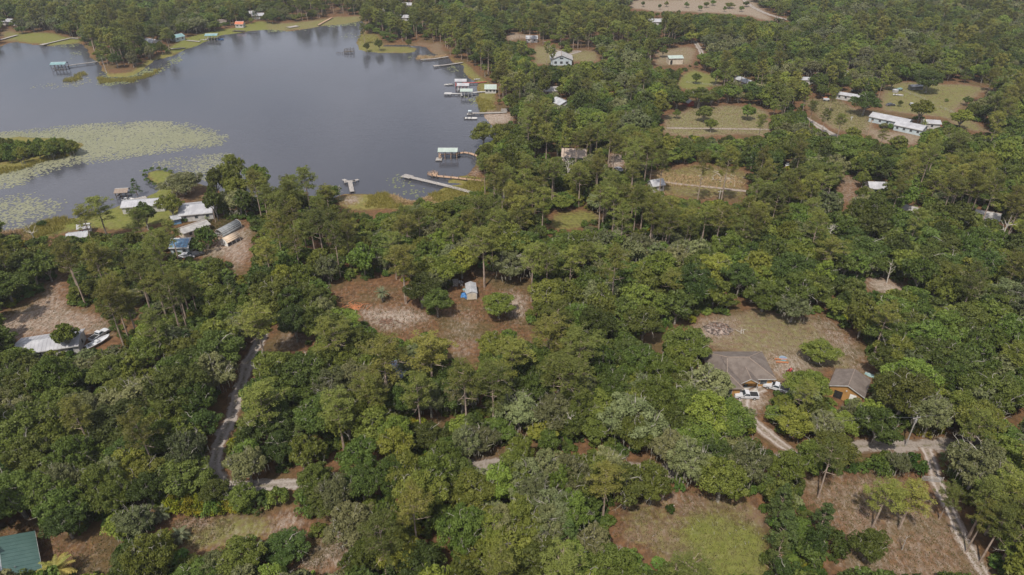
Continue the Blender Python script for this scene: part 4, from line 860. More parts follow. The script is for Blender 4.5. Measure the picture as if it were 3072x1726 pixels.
t = thing('white_cross_post', 'small white cross post with a shrub on the lower lawn', 'post', G(2014,1528), R(10)); box(-.06,.06,-.06,.06,0,1.3).build('post', M['white'], t); box(-.5,.5,-.05,.05,.85,.97).build('arm', M['white'], t)
t = thing('white_sign_post', 'lone white post on the NE farm lawn', 'post', G(2553,362)); box(-.15,.15,-.1,.1,0,2.0).build('post', M['white'], t); box(-.5,.5,-.12,-.1,1.4,2.0).build('board', M['white'], t)
t = thing('green_skiff', 'overturned pale green skiff on the sand by the garage', 'boat', G(2618,1130), R(-40)); V = []; F = []
for u, w_ in ((-.5,.6),(-.2,1),(.15,.95),(.4,.5),(.5,.08)): V += [(u*3.6,-.6*w_,0),(u*3.6,-.35*w_,.42),(u*3.6,.35*w_,.42),(u*3.6,.6*w_,0)]
for i in range(4):
    for j in range(3): F.append((i*4+j,i*4+j+1,i*4+j+5,i*4+j+4))
F.append((0,1,2,3)); MB().add(V,F).build('hull', M['aqua'], t); box(-1.75,1.7,-.04,.04,.42,.48).build('keel', M['white'], t)
# tube gate, bins, poles and wires at the lower right
t = thing('tube_gate', 'metal tube gate across the sandy drive', 'gate', G(2793,1446), R(-8))
for z in (.25,.55,.85,1.15,1.4): MB().tube((-1.7,0,z),(1.7,0,z),.035,n=6).build('rail', M['metal'], t)
for x in (-1.7,0,1.7): MB().tube((x,0,.2),(x,0,1.42),.04,n=6).build('upright', M['metal'], t)
for x in (-1.9,1.95): MB().tube((x,0,0),(x,0,1.6),.09,n=8).build('gate_post', M['wood'], t)
keep(t.location, .7, 2, .7)
for i, (px, py, lb) in enumerate([(2652,1324,'black rubbish bag heap nearest the pole by the road'),(2662,1329,'smaller black rubbish bag beside the bag heap')]):
    t = thing('rubbish_bag', lb, 'rubbish bag', G(px,py), i, 'black rubbish bags by the road'); b = MB(); s = .8-.25*i
    for (z0_, z1_, r0, r1) in ((0,.25,.9,1.),(.25,.6,1.,.75),(.6,.85,.75,.25)): b.tube((0,0,z0_*s),(0,0,z1_*s),r0*s,r1*s,9,cap=False)
    b.build('bag', M['black'], t, True); MB().tube((0,0,.85*s),(.05,0,1.05*s),.16*s,.26*s,7).build('knot', M['black'], t)
def pole(label, px, py, h, name='utility_pole', mat='wood', trans=False):
    t = thing(name, label, 'utility pole', G(px,py), R(15)); MB().tube((0,0,0),(0,0,h),.16,.11,8).build('mast', M[mat], t); box(-.9,.9,-.06,.06,h-.7,h-.55).build('cross_arm', M[mat], t)
    for x in (-.8,0,.8): MB().tube((x,0,h-.55),(x,0,h-.38),.05,n=6).build('insulator', M['white'], t)
    if trans: MB().tube((.35,.25,h-2.2),(.35,.25,h-1.2),.24,n=10).build('transformer', M['metal'], t)
    return t.location+Vector((0,0,h-.4))
P1 = pole('grey utility pole with transformer at the road bend, lower right', 2716, 1338, 8.5, trans=True)
P2 = pole('utility pole beside the broad white lake house', 648, 668, 8, mat='bark_pine')
P3 = pole('pale utility pole in the farm field left of the blue house', 2600, 418, 9, mat='newwood')
P4 = pole('leaning pale pole pair in the swampy gap below the dirt track', 2150, 640, 9, mat='deadwood')
def wire(label, a, b, sag, r_=.02):
    a, b = Vector(a), Vector(b); t = thing('power_line', label, 'power line', a); m_ = MB(); k = 16; pr = None
    for i in range(k+1):
        q = (b-a)*(i/k); q.z -= sag*4*(i/k)*(1-i/k)
        if pr is not None: m_.tube(pr, q, r_, n=4, cap=False)
        pr = q
    m_.build('wire', M['greytin'], t)
wire('power line running right from the road bend pole', P1, P1+Vector((70,14,1.5)), 1.5, .014); wire('power line running left into the oaks from the road bend pole', P1, P1+Vector((-42,4,-1)), 1.2, .014)
wire('service line from the field pole to the blue house', P3, G(2630,356,4), .6, .02)
# farm fences
def fence(label, pts, group='wire fences of the farm'):
    a = G(*pts[0]); t = thing('wire_fence', label, 'fence', a, 0, group); path = [G(*q)-a for q in pts]; ws = MB()
    for i in range(len(path)-1):
        L = (path[i+1]-path[i]).length; k = max(1, int(L/3.5))
        for j in range(k): q = path[i].lerp(path[i+1], j/k); MB().tube((q.x,q.y,0),(q.x,q.y,1.3),.08,n=5).build('fence_post', M['wood'], t)
        for z in (.5,.85,1.2): ws.tube((path[i].x,path[i].y,z),(path[i+1].x,path[i+1].y,z),.025,n=4,cap=False)
    ws.build('wire', M['metal'], t)
fence('wire fence slanting through the pasture behind the round oak', [(2700,272),(2760,295),(2800,315)]); fence('dark fence in the far right pasture', [(2820,325),(2850,338),(2870,348)]); fence('fence along the green paddock beside the long barn', [(2060,250),(2130,258),(2200,262)])
for i, (px, py, mt, lb) in enumerate([(2472,298,'orange','orange tractor parked left of the white mobile home'),(2478,303,'whitecar','white trailer behind the orange tractor'),(2697,272,'aqua','blue covered object in the far pasture'),(2685,277,'greyshingle','round grey tank in the far pasture'),(2735,318,'whitecar','white junk beside the bright green tree')]):
    t = thing(['farm_tractor','farm_trailer','covered_load','stock_tank','junk_trailer'][i], lb, ['tractor','trailer','tarp','tank','trailer'][i], G(px,py), R(-40+30*i))
    if i == 3: MB().tube((0,0,0),(0,0,1.4),1.6,n=12).build('wall', M[mt], t); MB().tube((0,0,1.4),(0,0,1.8),1.6,.4,12).build('roof', M['groof'], t)
    else:
        box(-1.6,1.4,-.8,.8,.5,1.3).build('body', M[mt], t)
        if i == 0: box(-1.2,.0,-.7,.7,1.3,2.2).build('cab', M['glass'], t)
        for x in (-1.0,1.0):
            for s in (-1,1): MB().tube((x,s*.8,.45),(x,s*1.05,.45),.45,n=10).build('wheel', M['tyre'], t)
    keep(t.location, .8, 1.5, .8)

# ------------------------------------------------------------------ tree patterns (built once, then copied)
def unit(v): return v/np.maximum(np.linalg.norm(v, axis=-1, keepdims=True), 1e-9)
def leaf_cloud(r, C, Rd, k, size, flat=.8, zmin=-.35, spread=.75, aspect=.6, shell=(.7,1.05), up=.15):
    "k leaf sprays over every puff; returns verts, tints (one quad per spray)"
    N = len(C); tint0 = r.uniform(0, 1, N)
    d = r.normal(size=(N*k, 3)); d = unit(d); bad = d[:,2] < zmin; d[bad,2] *= -1
    c = np.repeat(C, k, 0); rd = np.repeat(Rd, k)[:,None]
    pos = c+d*rd*r.uniform(shell[0], shell[1], (N*k,1))*np.array((1,1,flat))
    nn = unit(d*.85+r.normal(size=(N*k,3))*spread*.6+np.array((0,0,up)))
    t = unit(np.cross(nn, r.normal(size=(N*k,3)))); b = np.cross(nn, t)
    s = (size*r.uniform(.6,1.3,(N*k,1)))
    V = np.stack([pos+t*s, pos+b*s*aspect, pos-t*s, pos-b*s*aspect], 1).reshape(-1,3)
    ti = np.clip(np.repeat(tint0, k)*.6+r.uniform(0,.4,N*k), 0, 1)
    return V, ti
def cloud_mesh(name, parts, mats):
    V = np.concatenate([p[0] for p in parts]); T = np.concatenate([p[1] for p in parts]); mi = np.concatenate([np.full(len(p[1]), i if len(p) < 3 else p[2]) for i, p in enumerate(parts)])
    F = np.arange(len(V)).reshape(-1,4)
    return npmesh(bpy.data.meshes.new(name), V, F, mats, False, T, mi)
def tubes(segs, n=5):
    b = MB()
    for p0, p1, r0, r1 in segs: b.tube(p0, p1, r0, r1, n, cap=False)
    return b
def branch(r, p, d, L, rad, depth, segs, tips, bend=.35, nch=3):
    p = np.array(p, float); d = unit(np.array(d, float)); k = 3
    for i in range(k):
        q = p+d*L/k; segs.append((tuple(p), tuple(q), rad*(1-.22*i), rad*(1-.22*(i+1)))); p = q
        d = unit(d+r.normal(size=3)*bend*.4+np.array((0,0,.06)))
    if depth == 0: tips.append(p); return
    for c in range(nch):
        branch(r, p, d+r.normal(size=3)*.75+np.array((0,0,.15)), L*r.uniform(.5,.75), rad*.38, depth-1, segs, tips, bend, nch)
def oak_crown(seed, style, lod):
    "round many-lobed crown, nominal radius 4.5 m, top at 10 m"
    r = np.random.default_rng(seed); nl = r.integers(6, 9); C = []; Rd = []
    ang = r.uniform(0, 6.28)
    lobes = [(np.array((0,0,6.6)), 2.6)]
    for i in range(nl):
        a = ang+i*6.283/nl+r.uniform(-.25,.25); q = r.uniform(2.1,3.1); lobes.append((np.array((q*math.cos(a), q*math.sin(a), r.uniform(4.2,6.3))), r.uniform(1.5,2.2)))
    for lc, lr in lobes:
        m = int(9*lr*lr/3.4)
        for j in range(m):
            d = unit(r.normal(size=3)); d[2] = abs(d[2])*1.0 if r.uniform() < .8 else d[2]*.6
            C.append(lc+d*lr*np.array((1,1,.85))*r.uniform(.72,1.0)); Rd.append(r.uniform(.55,1.0))
    C = np.array(C); Rd = np.array(Rd)
    if style == 'moss': Rd *= .88
    k, s = ((120, .17) if lod == 0 else (34, .34))
    parts = [leaf_cloud(r, C, Rd, k, s, spread=1.0)]
    # inner leaves keep daylight from pouring straight through
    core = np.array([lc for lc, lr in lobes]); parts.append((*leaf_cloud(r, core, np.array([lr*.72 for lc, lr in lobes]), k*2, s*1.5, zmin=-.9, spread=1.2), 0))
    segs = [((0,0,-.3),(0,0,2.4),.34,.27)]; tw = []
    for lc, lr in lobes:
        mid = np.array((lc[0]*.45, lc[1]*.45, 2.4+(lc[2]-2.4)*.55)); segs.append(((0,0,2.3), tuple(mid), .20, .14)); segs.append((tuple(mid), tuple(lc), .14, .07))
        for j in range(4): segs.append((tuple(lc), tuple(lc+unit(r.normal(size=3)+np.array((0,0,.5)))*lr*1.0), .06, .02))
    nt_ = {'moss': 24, 'oak': 13, 'bright': 6, 'dark': 6}[style]
    for j in range(nt_):
        lc, lr = lobes[r.integers(len(lobes))]; d = unit(r.normal(size=3)+np.array((0,0,.9))); p0 = lc+d*lr*.7; tips = []; segs.append((tuple(lc), tuple(p0), .075, .06))
        branch(r, p0, d, r.uniform(.7,1.4), .065, 1, segs, tips, .8, 3)
    hang = None
    if style == 'moss':
        a = r.uniform(0,6.28,70); q = r.uniform(2.0,4.6,70); z = r.uniform(3.0,5.6,70); L = r.uniform(.5,1.5,70); w_ = r.uniform(.06,.16,70); yaw = r.uniform(0,3.14,70)
        px_, py_ = q*np.cos(a), q*np.sin(a); dx, dy = np.cos(yaw)*w_, np.sin(yaw)*w_
        V = np.stack([np.stack([px_-dx,py_-dy,z],1), np.stack([px_+dx,py_+dy,z],1), np.stack([px_+dx*.3,py_+dy*.3,z-L],1), np.stack([px_-dx*.3,py_-dy*.3,z-L],1)],1).reshape(-1,3)
        parts.append((V, r.uniform(0,1,70), 1))
    return parts, segs
def pine_crown(seed, lod):
    "tall bare trunk with an open flat-topped crown, nominal height 18 m, crown radius 3.4 m"
    r = np.random.default_rng(seed); lean = r.normal(size=2)*.35; segs = []; C = []; Rd = []
    pt = [np.array((lean[0]*t*t, lean[1]*t*t, 17.2*t-.3*(t == 0))) for t in np.linspace(0,1,7)]
    for i in range(6): segs.append((tuple(pt[i]), tuple(pt[i+1]), .27-.035*i, .27-.035*(i+1)))
    nb = r.integers(15, 20); base = r.uniform(8.2, 10.5)
    for i in range(nb):
        u = (i+.5)/nb; z = base+(17.2-base)*u; t = z/17.2; p0 = np.array((lean[0]*t*t, lean[1]*t*t, z)); a = i*2.4+r.uniform(-.5,.5)
        L = 3.3*math.sqrt(max(.12, 1-((u-.42)/.62)**2))*r.uniform(.7,1.08); up = .15+1.15*u
        d = unit(np.array((math.cos(a), math.sin(a), up*.55))); tip = p0+d*L; mid = p0+d*L*.55+np.array((0,0,-.1))
        segs.append((tuple(p0), tuple(mid), .075, .05)); segs.append((tuple(mid), tuple(tip), .05, .025))
        if u < .18 and r.uniform() < .6:                 # dead lower limb
            for j in range(2): segs.append((tuple(mid), tuple(mid+unit(r.normal(size=3))*.9), .03, .015))
            continue
        for q in np.linspace(.45, 1, 3):
            for j in range(3 if q > .6 else 2):
                c = p0+d*L*q+r.normal(size=3)*np.array((.6,.6,.45))+np.array((0,0,.3)); segs.append((tuple(p0+d*L*max(.4,q-.2)), tuple(c), .03, .015)); C.append(c); Rd.append(r.uniform(.48,.85))
    for j in range(5): C.append(pt[-1]+r.normal(size=3)*np.array((.8,.8,.35))+np.array((0,0,.4))); Rd.append(r.uniform(.5,.8))
    C = np.array(C); Rd = np.array(Rd); k, s, asp = ((58, .18, .34) if lod == 0 else (20, .33, .5))
    return [leaf_cloud(r, C, Rd, k, s, flat=.8, zmin=-.4, spread=1.2, aspect=asp, shell=(.45,1.1), up=.5)], segs
def sand_pine(seed, lod):
    "bushy cone of dark needles, nominal height 11 m, radius 2.4 m"
    r = np.random.default_rng(seed); C = []; Rd = []; segs = [((0,0,-.3),(0,0,5),.2,.14),((0,0,5),(0,0,10.4),.14,.03)]
    for i in range(70):
        u = r.uniform(0,1)**.8; z = 1.4+9.2*u; q = (2.4*(1-u)**.75+.25)*r.uniform(.55,1.05); a = i*2.4+r.uniform(-.3,.3)
        C.append((q*math.cos(a), q*math.sin(a), z)); Rd.append(.35+.45*(1-u))
        if i % 2 == 0: segs.append(((0,0,max(1,z-.8)), (q*math.cos(a), q*math.sin(a), z), .05, .02))
    k, s = ((60,.19) if lod == 0 else (20,.36))
    return [leaf_cloud(r, np.array(C), np.array(Rd), k, s, flat=.7, spread=1.1, aspect=.35, shell=(.4,1.1))], segs
def shrub(seed, lod):
    "low mound, nominal radius 1.5 m, height 1.7 m"
    r = np.random.default_rng(seed); m = 26; a = r.uniform(0,6.28,m); q = 1.25*np.sqrt(r.uniform(0,1,m)); z = .35+1.0*(1-(q/1.4)**2)*r.uniform(.6,1.1,m)
    C = np.stack([q*np.cos(a), q*np.sin(a), z], 1); k, s = ((64,.12) if lod == 0 else (22,.24))
    return [leaf_cloud(r, C, r.uniform(.28,.5,m), k, s, spread=1.1, zmin=-.5)], [((0,0,-.2),(C[i][0]*.8,C[i][1]*.8,C[i][2]*.9),.04,.015) for i in range(8)]
PAT = {}      # kind -> list of (crown mesh, trunk mesh)
FARPAT = {}   # kind -> list of meshes, crown and trunk together
def make(kind, fn, n_near, n_far, leaf, bark, crown_name='crown'):
    PAT[kind] = []; FARPAT[kind] = []
    mats = [M[leaf]]+([M['hang']] if kind == 'moss' else [])
    for i in range(n_near):
        parts, segs = fn(100*i+hash_(kind), 0); PAT[kind].append((cloud_mesh(kind+'_crown', parts, mats), tubes(segs).mesh(kind+'_trunk', M[bark])))
    for i in range(n_far):
        parts, segs = fn(100*i+hash_(kind)+7, 1); b = tubes([s for s in segs if s[2] > .045 or kind in ('moss','shrub','yshrub')], 4)
        V = np.concatenate([p[0] for p in parts]+[np.array(b.v)]); nl = sum(len(p[1]) for p in parts); nb = len(b.f); off = nl*4
        F = np.concatenate([np.arange(off).reshape(-1,4), np.array(b.f)+off]); T = np.concatenate([p[1] for p in parts]+[np.zeros(nb)])
        mi = np.concatenate([np.full(len(p[1]), p[2] if len(p) > 2 else 0) for p in parts]+[np.full(nb, len(mats))])
        FARPAT[kind].append(npmesh(bpy.data.meshes.new(kind+'_far'), V, F, mats+[M[bark]], False, T, mi))
def hash_(s): return sum(ord(c_)*(i+3) for i, c_ in enumerate(s))
for kd, nn_, nf_ in (('oak',5,3),('dark',4,3),('bright',3,2),('moss',4,3)): make(kd, (lambda kd: lambda sd_, lod: oak_crown(sd_, kd, lod))(kd), nn_, nf_, kd, 'bark_oak')
make('pine', pine_crown, 7, 4, 'pine', 'bark_pine'); make('spine', sand_pine, 2, 2, 'spine', 'bark_pine'); make('shrub', shrub, 4, 3, 'shrub', 'bark_oak'); make('yshrub', shrub, 2, 1, 'yshrub', 'bark_oak'); make('cyp', sand_pine, 1, 1, 'cyp', 'bark_pine')
NOM = {'oak': (4.5,9.2), 'dark': (4.5,9.2), 'bright': (4.5,9.2), 'moss': (4.5,9.2), 'pine': (3.6,18.0), 'spine': (2.5,11.0), 'shrub': (1.6,1.8), 'yshrub': (1.6,1.8), 'cyp': (2.5,11.0)}
CZ = {'oak': .62, 'dark': .62, 'bright': .62, 'moss': .62, 'pine': .80, 'spine': .5, 'shrub': .5, 'yshrub': .5, 'cyp': .5}

# ------------------------------------------------------------------ where the trees stand
TREES = []   # kind, x, y, radius, height, hand placed
def T(kind, cx, cy_, wpx, h):
    q = G(cx, cy_, h*CZ[kind]); zc = PX(q.x, q.y, q.z)[2]; TREES.append((kind, q.x, q.y, wpx*zc/FPX/2, h, 1))
for a in [
 # the central clearing and the strip before it
 ('pine',1450,728,100,18.5),('bright',1497,912,112,7.5),('oak',1650,880,135,10),('moss',1530,785,125,10),('moss',1612,772,120,10.5),('oak',1690,800,110,10),('bright',1338,806,112,10.5),('dark',1262,862,115,11),('pine',1205,778,115,18),('dark',1310,900,90,9),
 ('pine',1532,1062,135,16),('pine',1648,1000,125,17),('pine',1742,1045,135,17),('pine',1690,1105,165,17),('pine',1478,1138,120,18),('moss',1385,1175,105,11),('oak',1600,1165,110,10),('moss',1555,1225,150,10),('oak',1740,1210,120,10),('bright',1560,1345,105,9.5),('moss',1395,1320,90,10),
 ('pine',1148,1072,160,18),('pine',1290,1052,140,17),('pine',1000,1000,125,15),('oak',1075,1030,120,11),('dark',1010,975,90,10),('pine',768,965,130,17),('pine',775,1203,140,16),('oak',900,1130,180,11),('moss',1000,1150,130,11),('oak',960,1240,170,11),('dark',1210,1190,100,10),
 ('oak',940,900,120,11),('dark',880,960,110,11),('oak',1530,1010,60,7),('oak',1470,1030,90,8),('moss',1290,1190,110,10),('oak',1120,1270,140,11),('bright',1180,1330,120,10),
 # bottom middle
 ('moss',1060,1570,160,10),('oak',1260,1480,170,12),('oak',1290,1420,140,12),('oak',1180,1420,120,11),('moss',1010,1470,110,10),('oak',945,1430,105,8.5),('dark',1085,1445,110,10),('oak',1075,1375,130,11),('oak',1330,1365,110,10),('moss',1640,1395,110,10),('oak',1390,1590,150,11),('bright',1200,1660,130,11),('oak',1080,1690,120,9),('pine',1690,1690,140,14),('oak',1560,1560,150,11),('oak',1720,1530,120,11),('moss',1640,1570,120,11),('moss',1780,1620,110,10),('oak',1780,1420,150,11),('dark',1880,1450,150,11),('oak',1960,1440,120,11),('moss',2010,1340,120,11),
 ('pine',2070,1715,150,11),('oak',1900,1725,90,8),('oak',2170,1430,150,11),('moss',2240,1380,130,11),
 # by the two ochre buildings
 ('moss',2120,1150,170,11.5),('moss',1930,1165,100,11),('oak',2060,1030,150,11),('bright',2425,1150,130,8.5),('moss',2385,915,105,9),('oak',2462,1052,112,6.5),('oak',2720,1180,170,12.5),('moss',2800,1240,120,11),('oak',2640,1270,140,10),('bright',2385,1260,120,8),('bright',2530,1270,110,7.5),('moss',2470,1270,110,8),('oak',2980,1180,170,12),('oak',2950,1260,140,12),('dark',2890,1100,150,12),('oak',2790,1020,150,12),('bright',2690,1050,130,11),('dark',2385,1190,60,5),
 ('oak',2180,1250,150,11),('moss',2240,1250,60,6),
 # lower right
 ('pine',2740,1490,120,11),('pine',2660,1480,125,11.5),('pine',2855,1480,75,9),('pine',2495,1370,95,14),('spine',2345,1515,85,11),('spine',2355,1590,100,10),('spine',2470,1560,85,9.5),('shrub',2500,1620,110,5),('oak',2610,1630,120,7.5),('shrub',2640,1395,90,4.5),('shrub',2745,1385,85,5.5),('moss',2700,1385,75,6.5),('spine',2868,1370,80,9),('shrub',2890,1430,70,5),('shrub',2960,1360,80,4.5),('shrub',3030,1350,80,4.5),
 ('pine',2975,1480,110,15),('pine',3035,1460,120,16),('pine',3010,1560,110,14),('pine',3065,1530,100,14),('pine',2960,1540,80,13),('oak',2420,1370,110,10),('oak',2360,1400,110,10),
 # lower left
 ('moss',400,1560,115,8),('dark',405,1680,150,6.5),('bright',480,1620,80,5),('oak',130,1480,150,10),('dark',190,1560,130,8),('moss',180,1440,120,10),('oak',340,1490,120,9.5),('oak',480,1310,120,11),('moss',330,1420,110,10),('dark',640,1470,90,7),('moss',740,1390,120,10),('oak',720,1490,90,6),('dark',860,1640,150,5),('shrub',830,1490,90,4),('shrub',930,1500,110,4.5),('shrub',760,1500,110,4),('oak',720,1670,150,8),('moss',640,1700,120,7),('oak',570,1700,80,4),
 ('oak',60,1330,140,11),('moss',240,1230,150,11),('moss',400,1190,170,11),('oak',520,1170,150,11),('moss',640,1110,140,11),('dark',330,1110,130,11),('oak',100,1150,150,11),('bright',195,1005,70,9),
 # left lake side
 ('shrub',612,714,92,8.5),('moss',548,545,125,8.5),('cyp',404,560,33,7),('pine',412,660,62,17),('pine',290,620,85,15),('pine',250,650,80,15),('oak',510,610,75,10),('dark',430,640,70,10),('pine',510,690,62,13),('dark',640,540,60,13),('oak',690,530,70,14),('dark',640,600,60,13),('moss',715,600,90,10),
 ('oak',695,505,75,15),('oak',770,530,70,15),('pine',915,535,75,19),
 # far trees that stand alone
 ('dark',2600,303,92,12),('bright',2765,326,64,12),('bright',2886,352,62,10),('dark',2790,235,90,13),('oak',2590,255,70,10),('oak',2680,240,50,9),('bright',2560,220,40,7),('dark',1950,360,35,7),('oak',2135,370,36,7),('oak',2100,285,90,11),('dark',2115,335,55,8),('shrub',2010,1524,34,2.6),('moss',1900,285,90,11),
 ('oak',1460,470,75,13),('dark',1490,480,70,12),('pine',2185,480,75,22),('pine',2110,490,60,20),('pine',1990,480,50,18),('pine',1870,660,65,18),('oak',1450,395,85,11),
 ('pine',2440,320,34,12),('pine',2478,345,34,12),('pine',2525,360,40,12),('oak',2562,398,50,8),('pine',2652,402,36,10),('oak',2702,428,60,9),('oak',2850,404,60,9),('oak',2905,300,30,5),('shrub',2840,300,14,2),('oak',2702,308,18,3.5),('pine',2500,282,30,12),('oak',2470,270,40,8),('shrub',2620,352,10,1.6),('oak',2030,338,26,5),('oak',2245,330,44,8),('pine',2285,362,40,13),('pine',1660,150,26,15),('pine',1640,140,26,15),('oak',1700,150,34,9),('oak',1990,150,30,8),('bright',2090,232,30,6),('oak',2150,225,40,9),
 ('pine',1090,85,24,14),('oak',1100,138,22,6),('oak',1138,130,26,8),
 ]: T(*a)
# hedges
for i in range(16): T('yshrub' if i % 3 else 'shrub', 495+i*15.5, 1512+random.uniform(-14,12)-abs(i-8)*1.0, random.uniform(62,84), random.uniform(3.4,4.8))
for i in range(9): T('shrub', 2440+i*36, 1405-2*i+random.uniform(-4,4), random.uniform(40,58), random.uniform(1.6,2.4))
for px, py in ((436,512),(455,506),(475,504),(495,507),(512,513),(433,524),(440,537),(452,545),(464,551)): T('shrub', px, py, 17, 1.5)
for i in range(70):                                                          # the wooded islet
    u = random.uniform(-120, 225); T('bright' if i % 4 == 0 else 'shrub' if i % 2 else 'oak', u, 448-u*.05+random.uniform(-26,22)*(1-max(0,u)/330), random.uniform(26,48), random.uniform(3.0,7.5))
for px, py, wd_ in ((1850,12,26),(2000,10,14),(2060,12,16),(2120,12,18),(2100,22,14),(2140,6,20),(2190,14,30),(2225,24,16),(1930,10,12),(1980,18,10),(2175,25,12),(2240,10,20)): T('oak', px, py, wd_, 5)

MW, MH, MS = 384, 216, 8.0
gx, gy = np.meshgrid((np.arange(MW)+.5)*MS, (np.arange(MH)+.5)*MS); mask = np.zeros((MH, MW), bool)
for poly, zc, kp in ZONES:
    if kp: mask |= inpoly(gx, gy, poly)
mask |= inpoly(gx, gy, LAKE_VIEW)
for poly in LANE_VIEW: mask |= inpoly(gx, gy, poly)
for a, b, hw_, hh_ in KEEP: mask |= (np.abs(gx-a) < hw_+3) & (np.abs(gy-b) < hh_+3)
def masked(px, py): 
    ix = np.floor(px/MS).astype(int); iy = np.floor(py/MS).astype(int); ok = (ix >= 0) & (ix < MW) & (iy >= 0) & (iy < MH)
    r = np.zeros(px.shape, bool); r[ok] = mask[iy[ok], ix[ok]]; return r
PINES = [[(170,730),(300,720),(700,740),(720,900),(560,1060),(330,1080),(180,900)],[(760,540),(1000,560),(1300,600),(1290,790),(1000,800),(760,760)],[(1260,570),(1600,580),(1660,740),(1560,760),(1400,720),(1280,760)],
         [(1600,480),(2200,480),(2330,700),(2250,800),(1900,790),(1640,720)],[(240,60),(440,70),(420,200),(290,200)],[(1080,60),(1400,90),(1420,230),(1300,190),(1090,150)],[(1560,70),(2080,70),(2060,160),(1900,150),(1600,150)],[(850,0),(1080,0),(1060,70),(860,75)],[(2640,420),(3072,700),(3072,800),(2700,620)],[(1330,180),(1520,220),(1540,330),(1450,330)],[(2350,330),(2560,400),(2520,440),(2330,400)]]
# jittered grid over everything the camera can see and a margin around it
pts = []
y = 42.0
while y < 1000:
    sp_ = 5.3 if y < 330 else 6.4 if y < 600 else 8.5
    half = 1.02*(y*CP+H*SP)*.75+35; xs_ = np.arange(-half, half, sp_); xs_ = xs_+((int(y*10) % 2)*sp_/2)
    pts.append(np.stack([xs_+rng.uniform(-.42,.42,len(xs_))*sp_, y+rng.uniform(-.42,.42,len(xs_))*sp_], 1)); y += sp_*.9
pts = np.concatenate(pts); bx, by, zc_ = PX(pts[:,0], pts[:,1], 0)
sdl = segdist(pts[:,0], pts[:,1], lakeW); inl = inpoly(pts[:,0], pts[:,1], lakeW)
ok = ~inl & (sdl > 2.0) & ~masked(bx, by)
# keep off the lanes and the buildings
for nm, lp, wd_, mk in LANES: ok &= segdist(pts[:,0], pts[:,1], [tuple(G(*q).xy) for q in lp], False) > wd_/2+.7
for ob in list(col.objects):
    if ob.get('category') in ('house','garage','shed','cottage','building','greenhouse','carport','mobile home','barn','cabin','workshop','hut','gazebo','pavilion','pickup truck','car'):
        rad = max([abs(v) for ch in ob.children if ch.type == 'MESH' for c_ in ch.bound_box for v in c_[:2]] or [3])
        ok &= np.hypot(pts[:,0]-ob.location.x, pts[:,1]-ob.location.y) > rad*.85+1.0
pts = pts[ok]; bx, by, zc_ = bx[ok], by[ok], zc_[ok]
inp = np.zeros(len(pts), bool)
for poly in PINES: inp |= inpoly(bx, by, poly)
nz1 = fnoise(pts[:,0], pts[:,1], 18, 21); nz2 = fnoise(pts[:,0], pts[:,1], 9, 22)
u = rng.uniform(0,1,len(pts)); isp = u < np.where(inp, .62, np.where(nz1 > .25, .30, .07))
kinds = np.where(isp, 'pine', 'oak').astype(object)
v_ = nz2+rng.normal(size=len(pts))*.35
kinds[(~isp) & (v_ > .42)] = 'moss'; kinds[(~isp) & (v_ < -.28)] = 'dark'; kinds[(~isp) & (rng.uniform(0,1,len(pts)) < .10)] = 'bright'; kinds[(~isp) & (rng.uniform(0,1,len(pts)) < .03)] = 'spine'
small = rng.uniform(0,1,len(pts)) < .22
hts = np.where(isp, rng.normal(16.5,2.0,len(pts)), rng.normal(9.8,1.5,len(pts))*np.where(small,.62,1)); rads = np.where(isp, rng.normal(3.5,.5,len(pts)), rng.normal(4.5,.75,len(pts))*np.where(small,.66,1))
und_ = inp & ~isp; hts = np.where(und_, hts*.55, hts); rads = np.where(und_, rads*.85, rads)
big = (~isp) & (rng.uniform(0,1,len(pts)) < .14); hts = np.where(big, hts*1.2, hts); rads = np.where(big, rads*1.3, rads)
far_ = pts[:,1] > 600; rads = np.where(far_ & ~isp, rads*1.25, rads)
rads = np.where(kinds == 'spine', rng.normal(2.4,.3,len(pts)), rads); hts = np.where((pts[:,1] > 380), hts*.92, hts)
placed = np.array([(t[1], t[2], t[3]) for t in TREES])
# a crown may not hide ground, water or roofs that the photograph shows
def cover(h_, r_):
    cz = h_*np.where(isp,.80,.60); ch = h_*np.where(isp,.20,.38); hits = np.zeros(len(pts)); tot = 0
    for ax in (-.9,-.45,0,.45,.9):
        for az in (-.9,-.4,.1,.6,1.0):
            if ax*ax+az*az > 1.25: continue
            qx, qy, _ = PX(pts[:,0]+ax*r_, pts[:,1], cz+az*ch); hits += masked(qx, qy); tot += 1
    return hits/tot
hf = cover(hts, rads); good = hf < .05
for f_ in (.72, .5, .34):
    isp = isp & good; kinds = np.where((~good) & ((kinds == 'pine') | (kinds == 'spine')), 'oak', kinds)
    h2, r2 = np.where(good, hts, rng.normal(9.8,1.2,len(pts))*f_), np.where(good, rads, np.clip(rng.normal(4.4,.6,len(pts))*f_, 1.3, 6)); hf = cover(h2, r2); nw = (~good) & (hf < .09)
    hts = np.where(nw, h2, hts); rads = np.where(nw, r2, rads); good = good | nw
for i in range(0, len(placed)):
    d_ = np.hypot(pts[:,0]-placed[i,0], pts[:,1]-placed[i,1]); good &= ~(d_ < placed[i,2]*.62)
for i in np.nonzero(good)[0]: TREES.append((kinds[i], pts[i,0], pts[i,1], rads[i], hts[i], 0))
# low growth under the edge of the wood where no crown may stand in front
shr = (~good) & (hf < .9) & (rng.uniform(0,1,len(pts)) < .75)
for i in np.nonzero(shr)[0]:
    hh_ = rng.uniform(1.2,2.6); qx, qy, _ = PX(np.array([pts[i,0]]), np.array([pts[i,1]]), np.array([hh_*.6]))
    if not masked(qx, qy)[0] and min(np.hypot(placed[:,0]-pts[i,0], placed[:,1]-pts[i,1])) > 2: TREES.append(('shrub', pts[i,0], pts[i,1], hh_*.9, hh_, 0))

